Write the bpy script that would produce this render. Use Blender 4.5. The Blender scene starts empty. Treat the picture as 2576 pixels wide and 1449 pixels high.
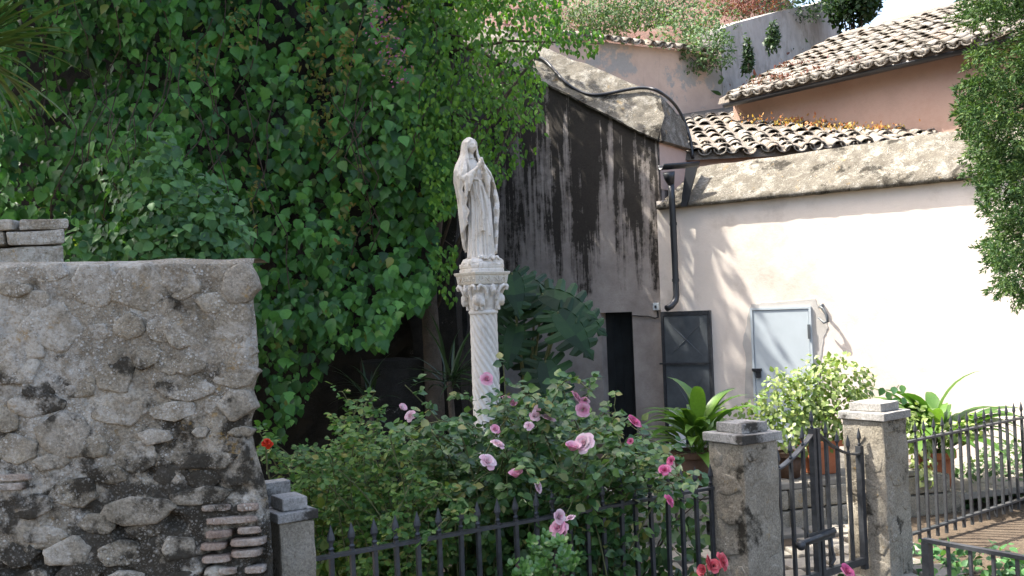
import bpy, bmesh, math, random
import numpy as np
from mathutils import Vector, Matrix
R = math.radians
rng = np.random.default_rng(7); random.seed(7)
SC = bpy.context.scene
COL = SC.collection

# ------------------------------------------------------------------ camera
FPX, CXP, CYP = 2500.0, 1288.0, 724.5          # focal length and centre on a 2576 x 1449 picture
PITCH, ROLL, EYE = R(1.2), R(2.2), 1.95
F0 = np.array([0, math.cos(PITCH), math.sin(PITCH)]); U0 = np.array([0, -math.sin(PITCH), math.cos(PITCH)]); R0 = np.array([1.0, 0, 0])
CR = R0*math.cos(ROLL) - U0*math.sin(ROLL); CU = U0*math.cos(ROLL) + R0*math.sin(ROLL)
CAM = np.array([0, 0, EYE])
cd = bpy.data.cameras.new('camera'); cam = bpy.data.objects.new('camera', cd); COL.objects.link(cam)
cd.sensor_width = 36; cd.lens = 36*FPX/2576; cd.clip_end = 2000; cd.clip_start = .05
M = Matrix.Identity(4)
for i in range(3):
    M[i][0] = CR[i]; M[i][1] = CU[i]; M[i][2] = -F0[i]; M[i][3] = CAM[i]
cam.matrix_world = M
SC.camera = cam

# ------------------------------------------------------------------ light
SUN_AZ, SUN_EL = (-.985, .17), 57.0
w = bpy.data.worlds.new('World'); SC.world = w; w.use_nodes = True
nt = w.node_tree; bg = nt.nodes['Background']
sky = nt.nodes.new('ShaderNodeTexSky'); sky.sky_type = 'NISHITA'; sky.sun_disc = False
sky.sun_elevation = R(SUN_EL); sky.sun_rotation = math.atan2(SUN_AZ[0], SUN_AZ[1])
sky.air_density = 1.0; sky.dust_density = 5.0; sky.ozone_density = .6
nt.links.new(sky.outputs[0], bg.inputs[0]); bg.inputs[1].default_value = .15
sl = bpy.data.lights.new('sun', 'SUN'); sun = bpy.data.objects.new('sun', sl); COL.objects.link(sun)
sl.energy = 4.0; sl.angle = R(.6); sl.color = (1, .95, .87)
sd = Vector((SUN_AZ[0]*math.cos(R(SUN_EL)), SUN_AZ[1]*math.cos(R(SUN_EL)), math.sin(R(SUN_EL))))
sun.rotation_euler = sd.to_track_quat('Z', 'Y').to_euler(); sun.location = (-10, 2, 20)
vs = SC.view_settings; vs.view_transform = 'Standard'; vs.look = 'None'; vs.gamma = 1; vs.use_curve_mapping = False
vs.exposure = 2.0
SC.cycles.max_bounces = 8; SC.cycles.diffuse_bounces = 4; SC.cycles.transparent_max_bounces = 8
SC.cycles.use_denoising = True

# ------------------------------------------------------------------ geometry helpers
def ray(u, v):
    return F0 + (u-CXP)/FPX*CR - (v-CYP)/FPX*CU
def P(u, v, d):
    r = ray(u, v); return CAM + r*(d/r[1])
def Pz(u, v, z):
    r = ray(u, v); return CAM + r*((z-EYE)/r[2])
def hitplane(u, v, a, b, c, lift=0):
    a, b, c = map(np.array, (a, b, c)); n = np.cross(b-a, c-a); n = n/np.linalg.norm(n)
    r = ray(u, v)
    if n @ r > 0: n = -n
    return CAM + r*(((a + n*lift - CAM) @ n)/(r @ n))
class Frame:
    """a vertical plane's own axes: x along it to the right, y away from the viewer, z up"""
    def __init__(s, o, ang):
        s.o = np.array([o[0], o[1], 0.0]); s.x = np.array([math.cos(ang), math.sin(ang), 0]); s.y = np.array([-math.sin(ang), math.cos(ang), 0])
        s.ang = ang
    def w(s, x, y, z): return s.o + s.x*x + s.y*y + np.array([0, 0, z])
    def hit(s, u, v, off=0.0):
        r = ray(u, v); p0 = s.o + s.y*off
        p = CAM + r*(((p0-CAM) @ s.y)/(r @ s.y)); q = p - s.o
        return np.array([q @ s.x, off, p[2]])
    def W(s, pts): return [tuple(s.w(*p)) for p in pts]

def hash3(i, j, k, seed):
    n = (i*374761393 + j*668265263 + k*2147483647 + seed*1442695041) & 0xFFFFFFFF
    n = ((n ^ (n >> 13))*1274126177) & 0xFFFFFFFF
    n = n ^ (n >> 16)
    return (n & 0xFFFF)/65535.0
def vnoise(p, scale=1.0, seed=0, octv=1):
    p = np.atleast_2d(np.asarray(p, float))*scale; out = np.zeros(len(p)); amp = 1.0; tot = 0
    for o in range(octv):
        q = p*(2**o); i = np.floor(q).astype(np.int64); f = q-i; f = f*f*(3-2*f); acc = 0
        for a in (0, 1):
            for b in (0, 1):
                for c in (0, 1):
                    wgt = (f[:, 0] if a else 1-f[:, 0])*(f[:, 1] if b else 1-f[:, 1])*(f[:, 2] if c else 1-f[:, 2])
                    acc = acc + wgt*hash3(i[:, 0]+a, i[:, 1]+b, i[:, 2]+c, seed+o*17)
        out += acc*amp; tot += amp; amp *= .5
    return out/tot*2-1

def mesh_fast(name, V, faces_by_size, mats, smooth=True, midx=None):
    """V (n,3); faces_by_size: list of int arrays (m,k)"""
    me = bpy.data.meshes.new(name); V = np.asarray(V, np.float32)
    me.vertices.add(len(V)); me.vertices.foreach_set('co', V.ravel())
    fl = [np.asarray(f, np.int32) for f in faces_by_size if len(f)]
    tot = sum(f.size for f in fl); nf = sum(len(f) for f in fl)
    me.loops.add(tot); me.loops.foreach_set('vertex_index', np.concatenate([f.ravel() for f in fl]))
    me.polygons.add(nf)
    ls = np.concatenate([np.full(len(f), f.shape[1], np.int32) for f in fl])
    me.polygons.foreach_set('loop_start', np.concatenate([[0], np.cumsum(ls)[:-1]]).astype(np.int32))
    me.polygons.foreach_set('loop_total', ls)
    me.polygons.foreach_set('use_smooth', np.full(nf, smooth))
    for m in (mats if isinstance(mats, (list, tuple)) else [mats]): me.materials.append(m)
    if midx is not None: me.polygons.foreach_set('material_index', np.asarray(midx, np.int32))
    me.update(calc_edges=True); me.validate()
    return me
def link(name, me, parent=None, mw=None):
    o = bpy.data.objects.new(name, me); COL.objects.link(o)
    if parent is not None: o.parent = parent
    if mw is not None: o.matrix_local = mw
    return o
def tag(o, label=None, cat=None, group=None, kind=None):
    if label: o['label'] = label
    if cat: o['category'] = cat
    if group: o['group'] = group
    if kind: o['kind'] = kind
    return o
def thing(name, label, cat, loc=(0, 0, 0), group=None):
    o = bpy.data.objects.new(name, None); COL.objects.link(o); o.empty_display_size = .1
    o.location = tuple(loc)
    return tag(o, label, cat, group)
def inv(parent): return Matrix.Translation(-parent.location) if parent is not None else None
def part(name, me, parent):
    """a mesh given in world coordinates, set under a thing (or a part at the same origin)"""
    o = bpy.data.objects.new(name, me); COL.objects.link(o)
    if parent is not None:
        o.parent = parent; L = Vector((0, 0, 0)); p = parent
        while p is not None: L += p.location; p = p.parent
        o.location = -L
    return o
class MB:
    """collects polygons in world space"""
    def __init__(s): s.v = []; s.f = []
    def add(s, v, f):
        n = len(s.v); s.v += [tuple(map(float, q)) for q in v]; s.f += [tuple(i+n for i in q) for q in f]; return s
    def box(s, fr, x0, x1, y0, y1, z0, z1):
        v = [fr.w(x, y, z) for z in (z0, z1) for (x, y) in ((x0, y0), (x1, y0), (x1, y1), (x0, y1))]
        return s.add(v, [(3, 2, 1, 0), (4, 5, 6, 7), (0, 1, 5, 4), (1, 2, 6, 5), (2, 3, 7, 6), (3, 0, 4, 7)])
    def hexa(s, v):  # 8 corners: bottom ring, top ring
        return s.add(v, [(3, 2, 1, 0), (4, 5, 6, 7), (0, 1, 5, 4), (1, 2, 6, 5), (2, 3, 7, 6), (3, 0, 4, 7)])
    def prism(s, fr, poly, y0, y1):
        n = len(poly); v = [fr.w(x, y0, z) for x, z in poly] + [fr.w(x, y1, z) for x, z in poly]
        return s.add(v, [tuple(range(n)), tuple(range(2*n-1, n-1, -1))] + [(i, i+n, (i+1) % n+n, (i+1) % n) for i in range(n)])
    def tube(s, pts, r, n=8, cap=True):
        pts = [np.array(p, float) for p in pts]; m = len(pts)
        rr = r if hasattr(r, '__len__') else [r]*m
        up = None; vs_ = []
        for i in range(m):
            t = pts[min(i+1, m-1)]-pts[max(i-1, 0)]; t = t/(np.linalg.norm(t)+1e-9)
            if up is None:
                a = np.array([0, 0, 1.0]) if abs(t[2]) < .9 else np.array([1.0, 0, 0])
                up = np.cross(t, a)
            up = up - t*(up @ t); up /= np.linalg.norm(up)+1e-9; b = np.cross(t, up)
            for k in range(n):
                th = 2*math.pi*k/n; vs_.append(pts[i] + rr[i]*(up*math.cos(th)+b*math.sin(th)))
        fs = [(i*n+k, i*n+(k+1) % n, (i+1)*n+(k+1) % n, (i+1)*n+k) for i in range(m-1) for k in range(n)]
        if cap: fs += [tuple(range(n-1, -1, -1)), tuple((m-1)*n+k for k in range(n))]
        return s.add(vs_, fs)
    def ball(s, c, r, nu=10, nv=6):
        r = np.array(r if hasattr(r, '__len__') else (r, r, r)); c = np.array(c); v = [c+r*np.array([0, 0, -1])]
        for j in range(1, nv):
            ph = -math.pi/2+math.pi*j/nv
            for i in range(nu):
                th = 2*math.pi*i/nu; v.append(c+r*np.array([math.cos(ph)*math.cos(th), math.cos(ph)*math.sin(th), math.sin(ph)]))
        v.append(c+r*np.array([0, 0, 1])); f = [(0, 1+(i+1) % nu, 1+i) for i in range(nu)]
        for j in range(nv-2):
            f += [(1+j*nu+i, 1+j*nu+(i+1) % nu, 1+(j+1)*nu+(i+1) % nu, 1+(j+1)*nu+i) for i in range(nu)]
        l = len(v)-1; b = 1+(nv-2)*nu; f += [(b+i, b+(i+1) % nu, l) for i in range(nu)]
        return s.add(v, f)
    def rings(s, rings, close=True, cap=True):
        n = len(rings[0]); v = [p for r in rings for p in r]
        f = [(j*n+k, j*n+(k+1) % n, (j+1)*n+(k+1) % n, (j+1)*n+k) for j in range(len(rings)-1) for k in range(n if close else n-1)]
        if cap: f += [tuple(range(n-1, -1, -1)), tuple((len(rings)-1)*n+k for k in range(n))]
        return s.add(v, f)
    def mesh(s, name, mat, smooth=False, bevel=0):
        me = bpy.data.meshes.new(name); me.from_pydata(s.v, [], s.f); me.materials.append(mat)
        bm = bmesh.new(); bm.from_mesh(me)
        bmesh.ops.recalc_face_normals(bm, faces=bm.faces)
        if bevel:
            bmesh.ops.bevel(bm, geom=[e for e in bm.edges if e.calc_face_angle(0) > .5], offset=bevel, segments=2, affect='EDGES', profile=.6)
        bm.to_mesh(me); bm.free()
        me.polygons.foreach_set('use_smooth', [smooth]*len(me.polygons))
        return me
    def part(s, name, mat, parent=None, smooth=False, bevel=0):
        return part(name, s.mesh(name, mat, smooth, bevel), parent)
def rough_mesh(me, amp, scale, seed=0, cuts=0, maxlen=None):
    """subdivide long edges and push the points about: nothing hand-built is straight"""
    bm = bmesh.new(); bm.from_mesh(me)
    if maxlen:
        for _ in range(6):
            es = [e for e in bm.edges if e.calc_length() > maxlen]
            if not es: break
            bmesh.ops.subdivide_edges(bm, edges=es, cuts=1, use_grid_fill=True)
    bm.to_mesh(me); bm.free()
    n = len(me.vertices); co = np.zeros(n*3, np.float32); me.vertices.foreach_get('co', co); co = co.reshape(-1, 3).astype(float)
    d = np.stack([vnoise(co, scale, seed+k*31, 3) for k in range(3)], 1)*amp
    me.vertices.foreach_set('co', (co+d).astype(np.float32).ravel()); me.update()
    return me

# ------------------------------------------------------------------ material helpers
class NT:
    def __init__(s, name, rough=.8, spec=.3):
        s.m = bpy.data.materials.new(name); s.m.use_nodes = True; s.t = s.m.node_tree
        s.b = s.t.nodes['Principled BSDF']; s.b.inputs['Roughness'].default_value = rough
        s.b.inputs['Specular IOR Level'].default_value = spec
        s.out = s.t.nodes['Material Output']
        g = s.n('ShaderNodeNewGeometry'); s.geo = g; s.pos = g.outputs['Position']
    def n(s, k): return s.t.nodes.new(k)
    def set(s, sock, val):
        if isinstance(val, bpy.types.NodeSocket): s.t.links.new(val, sock)
        else: sock.default_value = val if not (hasattr(val, '__len__') and len(val) == 3 and sock.type == 'RGBA') else (*val, 1)
    def map(s, scale, vec=None, rot=(0, 0, 0)):
        m = s.n('ShaderNodeMapping'); s.set(m.inputs[0], vec or s.pos); m.inputs['Scale'].default_value = scale; m.inputs['Rotation'].default_value = rot
        return m.outputs[0]
    def noise(s, scale, detail=4, rough=.6, vec=None, dist=0):
        k = s.n('ShaderNodeTexNoise'); s.set(k.inputs['Vector'], vec or s.pos); k.inputs['Scale'].default_value = scale
        k.inputs['Detail'].default_value = detail; k.inputs['Roughness'].default_value = rough; k.inputs['Distortion'].default_value = dist
        return k.outputs[0]
    def voro(s, scale, vec=None, out='Distance', rnd=1):
        k = s.n('ShaderNodeTexVoronoi'); s.set(k.inputs['Vector'], vec or s.pos); k.inputs['Scale'].default_value = scale; k.inputs['Randomness'].default_value = rnd
        return k.outputs[out]
    def ramp(s, fac, stops):
        k = s.n('ShaderNodeValToRGB'); s.set(k.inputs[0], fac); e = k.color_ramp.elements
        while len(e) < len(stops): e.new(.5)
        for i, (p, c) in enumerate(stops):
            e[i].position = p; e[i].color = (*c, 1) if hasattr(c, '__len__') else (c, c, c, 1)
        return k.outputs[0]
    def mix(s, fac, a, b, mode='MIX'):
        k = s.n('ShaderNodeMix'); k.data_type = 'RGBA'; k.blend_type = mode
        s.set(k.inputs[0], fac); s.set(k.inputs[6], a); s.set(k.inputs[7], b); return k.outputs[2]
    def math(s, op, a, b=0.0, c=None):
        k = s.n('ShaderNodeMath'); k.operation = op; s.set(k.inputs[0], a); s.set(k.inputs[1], b)
        if c is not None: s.set(k.inputs[2], c)
        return k.outputs[0]
    def z(s):
        k = s.n('ShaderNodeSeparateXYZ'); s.set(k.inputs[0], s.pos); return k.outputs[2]
    def col(s, c): s.set(s.b.inputs['Base Color'], c); return s
    def bump(s, h, strength=.5, dist=.01):
        k = s.n('ShaderNodeBump'); k.inputs['Strength'].default_value = strength; k.inputs['Distance'].default_value = dist
        s.set(k.inputs['Height'], h); s.set(s.b.inputs['Normal'], k.outputs[0]); return s

def m_mottle(name, cols, scale=4, rough=.85, bump=.4, bscale=60, bdist=.006, detail=6, spec=.25):
    t = NT(name, rough, spec); n = len(cols)
    t.col(t.mix(.35, t.ramp(t.noise(scale, detail, .65), [(.3+.4*i/(n-1), c) for i, c in enumerate(cols)]),
                t.ramp(t.noise(scale*9, 4, .7), [(.32, cols[0]), (.68, cols[-1])])))
    t.bump(t.noise(bscale, 5, .7), bump, bdist); return t.m

def m_lichen(name, cols, dark=.5, white=.5, orange=.1, zdark=None, scale=5, dscale=2.6, bd=.012, white_c=(.52, .50, .45), darkc=(.022, .019, .014)):
    t = NT(name, .92, .15); n = len(cols)
    base = t.ramp(t.noise(scale, 8, .7), [(.28+.44*i/(n-1), c) for i, c in enumerate(cols)])
    fine = t.noise(85, 5, .75)
    base = t.mix(.75, base, t.ramp(fine, [(.3, (.3, .28, .25)), (.7, (1.5, 1.47, 1.4))]), 'MULTIPLY')
    cz = t.ramp(t.noise(scale*.55, 7, .75, dist=.3), [(.58-white*.12, 0), (.68-white*.12, 1)])
    c = t.mix(t.math('MULTIPLY', t.math('MULTIPLY', cz, t.ramp(t.noise(48, 5, .75), [(.34, 0), (.55, 1)])), .72*min(1, white)), base, white_c)
    dn = t.math('ADD', t.math('MULTIPLY', t.noise(dscale, 3, .55, dist=.6), .62), t.math('MULTIPLY', t.noise(dscale*4.5, 7, .72), .38))
    if zdark: dn = t.math('ADD', dn, t.math('MULTIPLY', t.math('SUBTRACT', zdark[0], t.z()), zdark[1]))
    dm = t.ramp(dn, [(.615-dark*.25, 0), (.675-dark*.25, 1)])
    c = t.mix(t.math('MULTIPLY', dm, .9), c, darkc)
    wm = t.math('MULTIPLY', t.ramp(t.noise(scale*.9, 5, .7), [(.62-white*.25, 0), (.72-white*.2, 1)]), t.ramp(t.noise(scale*1.7, 5, .7), [(.42, .2), (.54, 1)]))
    sp = t.ramp(t.voro(95), [(.28, 1), (.44, 0)]); sp2 = t.ramp(t.voro(46), [(.20, 1), (.32, 0)])
    sel = t.ramp(t.noise(160, 2, .5), [(.45, 0), (.55, 1)])
    sm = t.math('MULTIPLY', t.math('MAXIMUM', t.math('MULTIPLY', sp, sel), sp2), wm)
    c = t.mix(t.math('MULTIPLY', t.math('MULTIPLY', sm, t.math('SUBTRACT', 1.0, t.math('MULTIPLY', dm, .6))), .9), c, white_c)
    if orange:
        om = t.math('MULTIPLY', t.ramp(t.noise(7, 4, .6), [(.68-orange*.2, 0), (.75-orange*.2, 1)]), t.ramp(t.noise(60, 3), [(.45, 0), (.6, 1)]))
        c = t.mix(t.math('MULTIPLY', om, .7), c, (.30, .19, .06))
    t.col(c)
    h = t.math('ADD', t.math('MULTIPLY', fine, .5), t.math('ADD', t.math('MULTIPLY', t.noise(22, 6, .7), .9), t.math('MULTIPLY', sm, .25)))
    t.bump(h, .9, bd); return t.m

def m_leaf(name, cols, rough=.42, trans=.35, spec=.4, yellow=None, patch=1.2):
    """leaf: colour varies leaf by leaf, light passes through"""
    t = NT(name, rough, spec)
    oi = t.n('ShaderNodeObjectInfo')
    r = t.math('FRACT', t.math('ADD', t.geo.outputs['Random Per Island'], oi.outputs['Random']))
    r = t.math('ADD', t.math('MULTIPLY', r, .75), t.math('MULTIPLY', t.math('SUBTRACT', t.noise(patch, 3, .6), .37), .9))
    n = len(cols)
    c = t.ramp(r, [(i/(n-1)*.9+.05, k) for i, k in enumerate(cols)])
    c = t.mix(.35, c, t.ramp(t.noise(40, 3, .6), [(.3, (.6, .62, .6)), (.7, (1.25, 1.22, 1.2))]), 'MULTIPLY')
    if yellow: 
        r2 = t.math('FRACT', t.math('MULTIPLY', t.math('ADD', t.geo.outputs['Random Per Island'], oi.outputs['Random']), 7.13))
        c = t.mix(t.ramp(r2, [(1-yellow[0]-.02, 0), (1-yellow[0]+.02, 1)]), c, yellow[1])
    t.col(c)
    tr = t.n('ShaderNodeBsdfTranslucent'); t.set(tr.inputs[0], t.mix(1, c, (1.15, 1.25, .55), 'MULTIPLY'))
    mx = t.n('ShaderNodeMixShader'); mx.inputs[0].default_value = trans
    t.t.links.new(t.b.outputs[0], mx.inputs[1]); t.t.links.new(tr.outputs[0], mx.inputs[2]); t.t.links.new(mx.outputs[0], t.out.inputs[0])
    return t.m
def m_plain(name, c, rough=.6, spec=.3, metal=0, var=.25, scale=12, bump=.15):
    t = NT(name, rough, spec); t.b.inputs['Metallic'].default_value = metal
    a = tuple(x*(1-var) for x in c); b = tuple(min(1, x*(1+var)) for x in c)
    t.col(t.ramp(t.noise(scale, 6, .65), [(.3, a), (.7, b)]))
    if bump: t.bump(t.noise(scale*8, 4, .6), bump, .003)
    return t.m

# ------------------------------------------------------------------ leaves
def leaf_tpl(w=.7, fold=.12, curl=.12, stations=(0, .18, .45, .75, 1), prof=(0, .75, 1, .55, 0), lobes=None):
    """a leaf along +y with the midrib in the middle; length 1"""
    mid = [(0, t, -curl*t*t) for t in stations]; L = [(-w/2*p, t, -curl*t*t+fold*p*w) for t, p in list(zip(stations, prof))[1:-1]]
    Rr = [(-x, y, z) for x, y, z in L]; m = len(mid); k = len(L)
    V = np.array(mid+L+Rr); tri = []; quad = []
    tri.append((0, 1, m)); tri.append((0, m+k, 1))
    for i in range(k-1):
        quad.append((1+i, 2+i, m+1+i, m+i)); quad.append((1+i, m+k+i, m+k+1+i, 2+i))
    tri.append((k, m-1, m+k-1)); tri.append((k, m+2*k-1, m-1))
    return V, np.array(tri), np.array(quad)
def strap_tpl(n=7, w=.1, bend=.9, fold=.3, taper=.75, base=.35):
    """a long strap leaf rising along +y and bending over to -z"""
    V = []; q = []
    x = y = 0.; ang = 0
    for i in range(n+1):
        t = i/n; ww = w*(base+(1-base)*min(1, t/.35))*(1 if t < taper else max(.04, math.cos((t-taper)/(1-taper)*math.pi/2)))
        V += [(-ww/2, x, y+fold*ww), (0, x, y), (ww/2, x, y+fold*ww)]
        ang = -bend*t*t; x += math.cos(ang)/n; y += math.sin(ang)/n
    for i in range(n):
        for k in (0, 1): q.append((3*i+k, 3*i+k+1, 3*i+4+k, 3*i+3+k))
    return np.array(V), np.zeros((0, 3), int), np.array(q)
def basis(dirs, nrm):
    """columns: x across, y along the leaf, z out of the leaf"""
    y = dirs/np.linalg.norm(dirs, axis=1, keepdims=True)
    x = np.cross(y, nrm); x /= np.linalg.norm(x, axis=1, keepdims=True)+1e-9
    z = np.cross(x, y); return np.stack([x, y, z], 2)
def leaves_mesh(name, tpl, pos, B, size, mats, midx=None):
    V, T, Q = tpl; N = len(pos)
    W = np.einsum('nij,vj->nvi', B, V)*np.asarray(size)[:, None, None] + pos[:, None, :]
    off = (np.arange(N)*len(V))[:, None, None]; fs = []
    if len(T): fs.append((T[None]+off).reshape(-1, 3))
    if len(Q): fs.append((Q[None]+off).reshape(-1, 4))
    mi = None
    if midx is not None: mi = np.concatenate([np.repeat(midx, len(k)) for k in (T, Q) if len(k)])
    return mesh_fast(name, W.reshape(-1, 3), fs, mats, True, mi)
def rand_unit(n): 
    v = rng.normal(size=(n, 3)); return v/np.linalg.norm(v, axis=1, keepdims=True)
def in_poly(u, v, poly):
    ins = np.zeros(len(u), bool); n = len(poly)
    for i in range(n):
        x0, y0 = poly[i]; x1, y1 = poly[(i+1) % n]
        c = ((y0 > v) != (y1 > v)) & (u < (x1-x0)*(v-y0)/(y1-y0+1e-12)+x0); ins ^= c
    return ins
def sample_poly(poly, n):
    a = np.array(poly); lo, hi = a.min(0), a.max(0); out = np.zeros((0, 2))
    while len(out) < n:
        p = lo+(hi-lo)*rng.random((n*2, 2)); out = np.vstack([out, p[in_poly(p[:, 0], p[:, 1], poly)]])
    return out[:n]
def Parr(uv, d):
    r = F0[None]+((uv[:, 0]-CXP)/FPX)[:, None]*CR-((uv[:, 1]-CYP)/FPX)[:, None]*CU
    return CAM+r*(d/r[:, 1])[:, None]
def leaf_plant(parent, name, tpl, pos, B, size, mat, n_single, score):
    """the n_single leaves that show largest are objects of their own, the rest one mass"""
    order = np.argsort(-score); top = order[:n_single]; rest = order[n_single:]
    if len(rest): 
        o = part('foliage', leaves_mesh('foliage', tpl, pos[rest], B[rest], size[rest], mat), parent); o['kind'] = 'stuff'
    me = leaves_mesh(name, tpl, np.zeros((1, 3)), np.eye(3)[None], np.ones(1), mat)
    L = np.array(parent.location)
    for i in top:
        m = Matrix.Identity(4)
        for r_ in range(3):
            for c_ in range(3): m[r_][c_] = B[i][r_][c_]*size[i]
            m[r_][3] = pos[i][r_]-L[r_]
        o = bpy.data.objects.new(name, me); COL.objects.link(o); o.parent = parent; o.matrix_local = m
# ------------------------------------------------------------------ materials
MT = {}
MT['wallstone'] = m_lichen('rubble_stone', [(.14, .123, .094), (.26, .232, .183), (.41, .375, .305)], dark=.42, white=.9, orange=.35, zdark=(1.5, .16), bd=.014)
MT['wallpale'] = m_lichen('pale_stone', [(.16, .145, .115), (.28, .255, .21), (.42, .39, .34)], dark=.32, white=.7, orange=.2, zdark=(1.5, .06))
MT['mortar'] = m_lichen('old_mortar', [(.145, .128, .098), (.28, .25, .20), (.44, .405, .335)], dark=.45, white=1.05, orange=.4, zdark=(1.45, .20), scale=4, dscale=3.4, bd=.02)
MT['brick'] = m_lichen('old_brick', [(.24, .17, .14), (.31, .25, .21), (.37, .34, .30)], dark=.30, white=.7, orange=.2)
MT['pillar'] = m_lichen('pillar_render', [(.19, .17, .135), (.27, .245, .20), (.35, .325, .275)], dark=.22, white=.3, orange=.2, scale=3.2, dscale=3, bd=.008)
MT['pillarcap'] = m_lichen('pillar_capstone', [(.21, .205, .20), (.30, .295, .285), (.39, .385, .375)], dark=.30, white=.3, orange=.05, bd=.003)
MT['coping'] = m_lichen('coping_concrete', [(.085, .078, .064), (.13, .119, .099), (.18, .167, .14)], dark=.26, white=.66, orange=.3, scale=8, dscale=2.6, bd=.014, white_c=(.42, .40, .35))
MT['rock'] = m_lichen('shade_black_rock', [(.010, .010, .009), (.02, .0195, .018), (.036, .034, .032)], dark=.4, white=.0, orange=0)  # near-black base: shade of the ivy gaps and hollow put into the colour
MT['iron'] = m_plain('painted_iron', (.035, .038, .042), .45, .5, 0, .4, 25, .3)
MT['pvc'] = m_plain('dark_pvc', (.02, .022, .026), .35, .5, 0, .2, 6, 0)
MT['earth'] = m_mottle('garden_earth', [(.05, .036, .024), (.09, .066, .045), (.13, .10, .07)], 3, .95, .8, 40, .02)
MT['redearth'] = m_mottle('red_earth', [(.08, .05, .04), (.15, .07, .055), (.20, .15, .125)], 2.2, .95, .8, 30, .03)
MT['paver'] = m_mottle('paving_stone', [(.15, .135, .11), (.22, .20, .17), (.29, .27, .23)], 3, .9, .5, 50, .006)
MT['terracotta'] = m_mottle('terracotta', [(.34, .105, .045), (.42, .14, .065), (.48, .19, .10)], 5, .8, .2, 60, .003)
MT['darkpot'] = m_mottle('brown_pot', [(.06, .035, .022), (.10, .055, .035), (.14, .08, .05)], 5, .7, .2, 60, .003)
MT['bark'] = m_mottle('bark', [(.035, .028, .02), (.07, .056, .042), (.11, .09, .07)], 9, .95, .9, 45, .02)
MT['twig'] = m_plain('green_twig', (.10, .11, .045), .7, .2, 0, .4, 20, 0)
MT['soil'] = MT['earth']

def m_tile():
    t = NT('old_roof_tile', .9, .15)
    oi = t.n('ShaderNodeObjectInfo')
    c = t.ramp(oi.outputs['Random'], [(0, (.21, .19, .16)), (.4, (.26, .235, .20)), (.8, (.29, .27, .24)), (1, (.27, .215, .17))])
    c = t.mix(.6, c, t.ramp(t.noise(20, 6, .75), [(.3, (.4, .39, .37)), (.7, (1.4, 1.38, 1.33))]), 'MULTIPLY')
    c = t.mix(t.ramp(t.noise(3.5, 7, .75), [(.48, 0), (.62, .8)]), c, (.085, .075, .062))
    t.col(t.mix(t.ramp(t.noise(9, 5, .7), [(.58, 0), (.68, .8)]), c, (.44, .42, .37)))
    t.bump(t.noise(70, 5, .7), .6, .006); return t.m
MT['tile'] = m_tile()
MT['tiledark'] = m_mottle('roof_bed', [(.10, .085, .07), (.15, .13, .105), (.20, .175, .15)], 6, .95, .8, 40, .02)

def m_plaster(name, base, patch, pscale=2.2, pth=(.56, .62), var=.08, dirt=None, bump=.25):
    t = NT(name, .92, .15)
    a = tuple(x*(1-var*1.5) for x in base); b = tuple(x*(1+var) for x in base)
    c = t.ramp(t.noise(2.2, 8, .65), [(.3, a), (.7, b)])
    pn = t.noise(pscale, 9, .72)
    if patch: c = t.mix(t.ramp(pn, [(pth[0], 0), (pth[1], 1)]), c, t.mix(t.noise(14, 6, .7), tuple(x*.72 for x in patch), patch))
    if dirt:
        s = t.noise(1.0, 8, .72, vec=t.map((3.4, 3.4, .8)), dist=.6)
        c = t.mix(t.math('MULTIPLY', t.ramp(s, [(dirt[0], 0), (dirt[0]+.16, 1)]), dirt[1]), c, dirt[2])
    t.col(c); t.bump(t.math('ADD', t.noise(35, 6, .7), t.math('MULTIPLY', pn, .6)), bump, .012); return t.m
MT['white'] = m_plaster('whitewash', (.70, .625, .55), (.60, .52, .44), 1.3, (.52, .72), .05, (.58, .16, (.42, .33, .25)))
MT['patchplaster'] = m_plaster('grey_patch_plaster', (.47, .45, .42), None, var=.12)
MT['pinkwall'] = m_plaster('peeling_pink_plaster', (.50, .375, .30), (.38, .355, .325), 1.5, (.53, .57), .1, (.60, .4, (.16, .15, .13)), .5)
MT['greywall'] = m_plaster('grey_stained_plaster', (.36, .34, .315), (.27, .25, .22), 2, (.5, .66), .15, (.55, .35, (.15, .14, .12)), .5)
MT['house'] = m_plaster('terracotta_plaster', (.42, .285, .225), (.37, .22, .165), 1.1, (.5, .7), .1, (.62, .3, (.3, .13, .09)), .3)
MT['pinkpanel'] = m_plaster('pink_plaster', (.50, .37, .31), None)
def m_stained():
    """pale plaster; black mould has run down it in streaks from the coping"""
    t = NT('streaked_plaster', .95, .12)
    base = t.ramp(t.noise(3, 8, .65), [(.3, (.27, .235, .21)), (.7, (.46, .41, .37))])
    vec = t.map((1.0, 1.0, .10))
    s = t.noise(4.6, 8, .66, vec=t.map((1.0, 1.0, .045)), dist=.5); s2 = t.noise(2.6, 6, .6, vec=t.map((1, 1, .14)))
    ed = t.noise(9, 6, .75)
    k = t.math('ADD', t.math('MULTIPLY', s, 1.2), t.math('MULTIPLY', s2, .95))
    k = t.math('ADD', k, t.math('MULTIPLY', t.math('SUBTRACT', ed, .5), .3))
    hz = t.ramp(t.math('MULTIPLY', t.z(), .2), [(.38, .0), (.43, .42), (.62, .52), (.84, .60), (1.0, .72)])
    k = t.math('ADD', k, t.math('MULTIPLY', t.math('SUBTRACT', hz, .62), 1.05))
    m = t.ramp(k, [(.88, 0), (1.0, .75), (1.12, 1)])
    c = t.mix(t.math('MULTIPLY', m, .93), base, t.mix(t.noise(30, 5, .7), (.012, .011, .010), (.05, .044, .036)))
    low = t.math('MULTIPLY', t.ramp(t.math('MULTIPLY', t.z(), .5), [(.0, 1), (.33, 0)]), t.ramp(t.noise(4, 6, .7), [(.4, 0), (.65, .6)]))
    c = t.mix(low, c, (.17, .12, .085))
    t.col(c); t.bump(t.noise(30, 6, .72), .5, .012); return t.m
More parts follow.
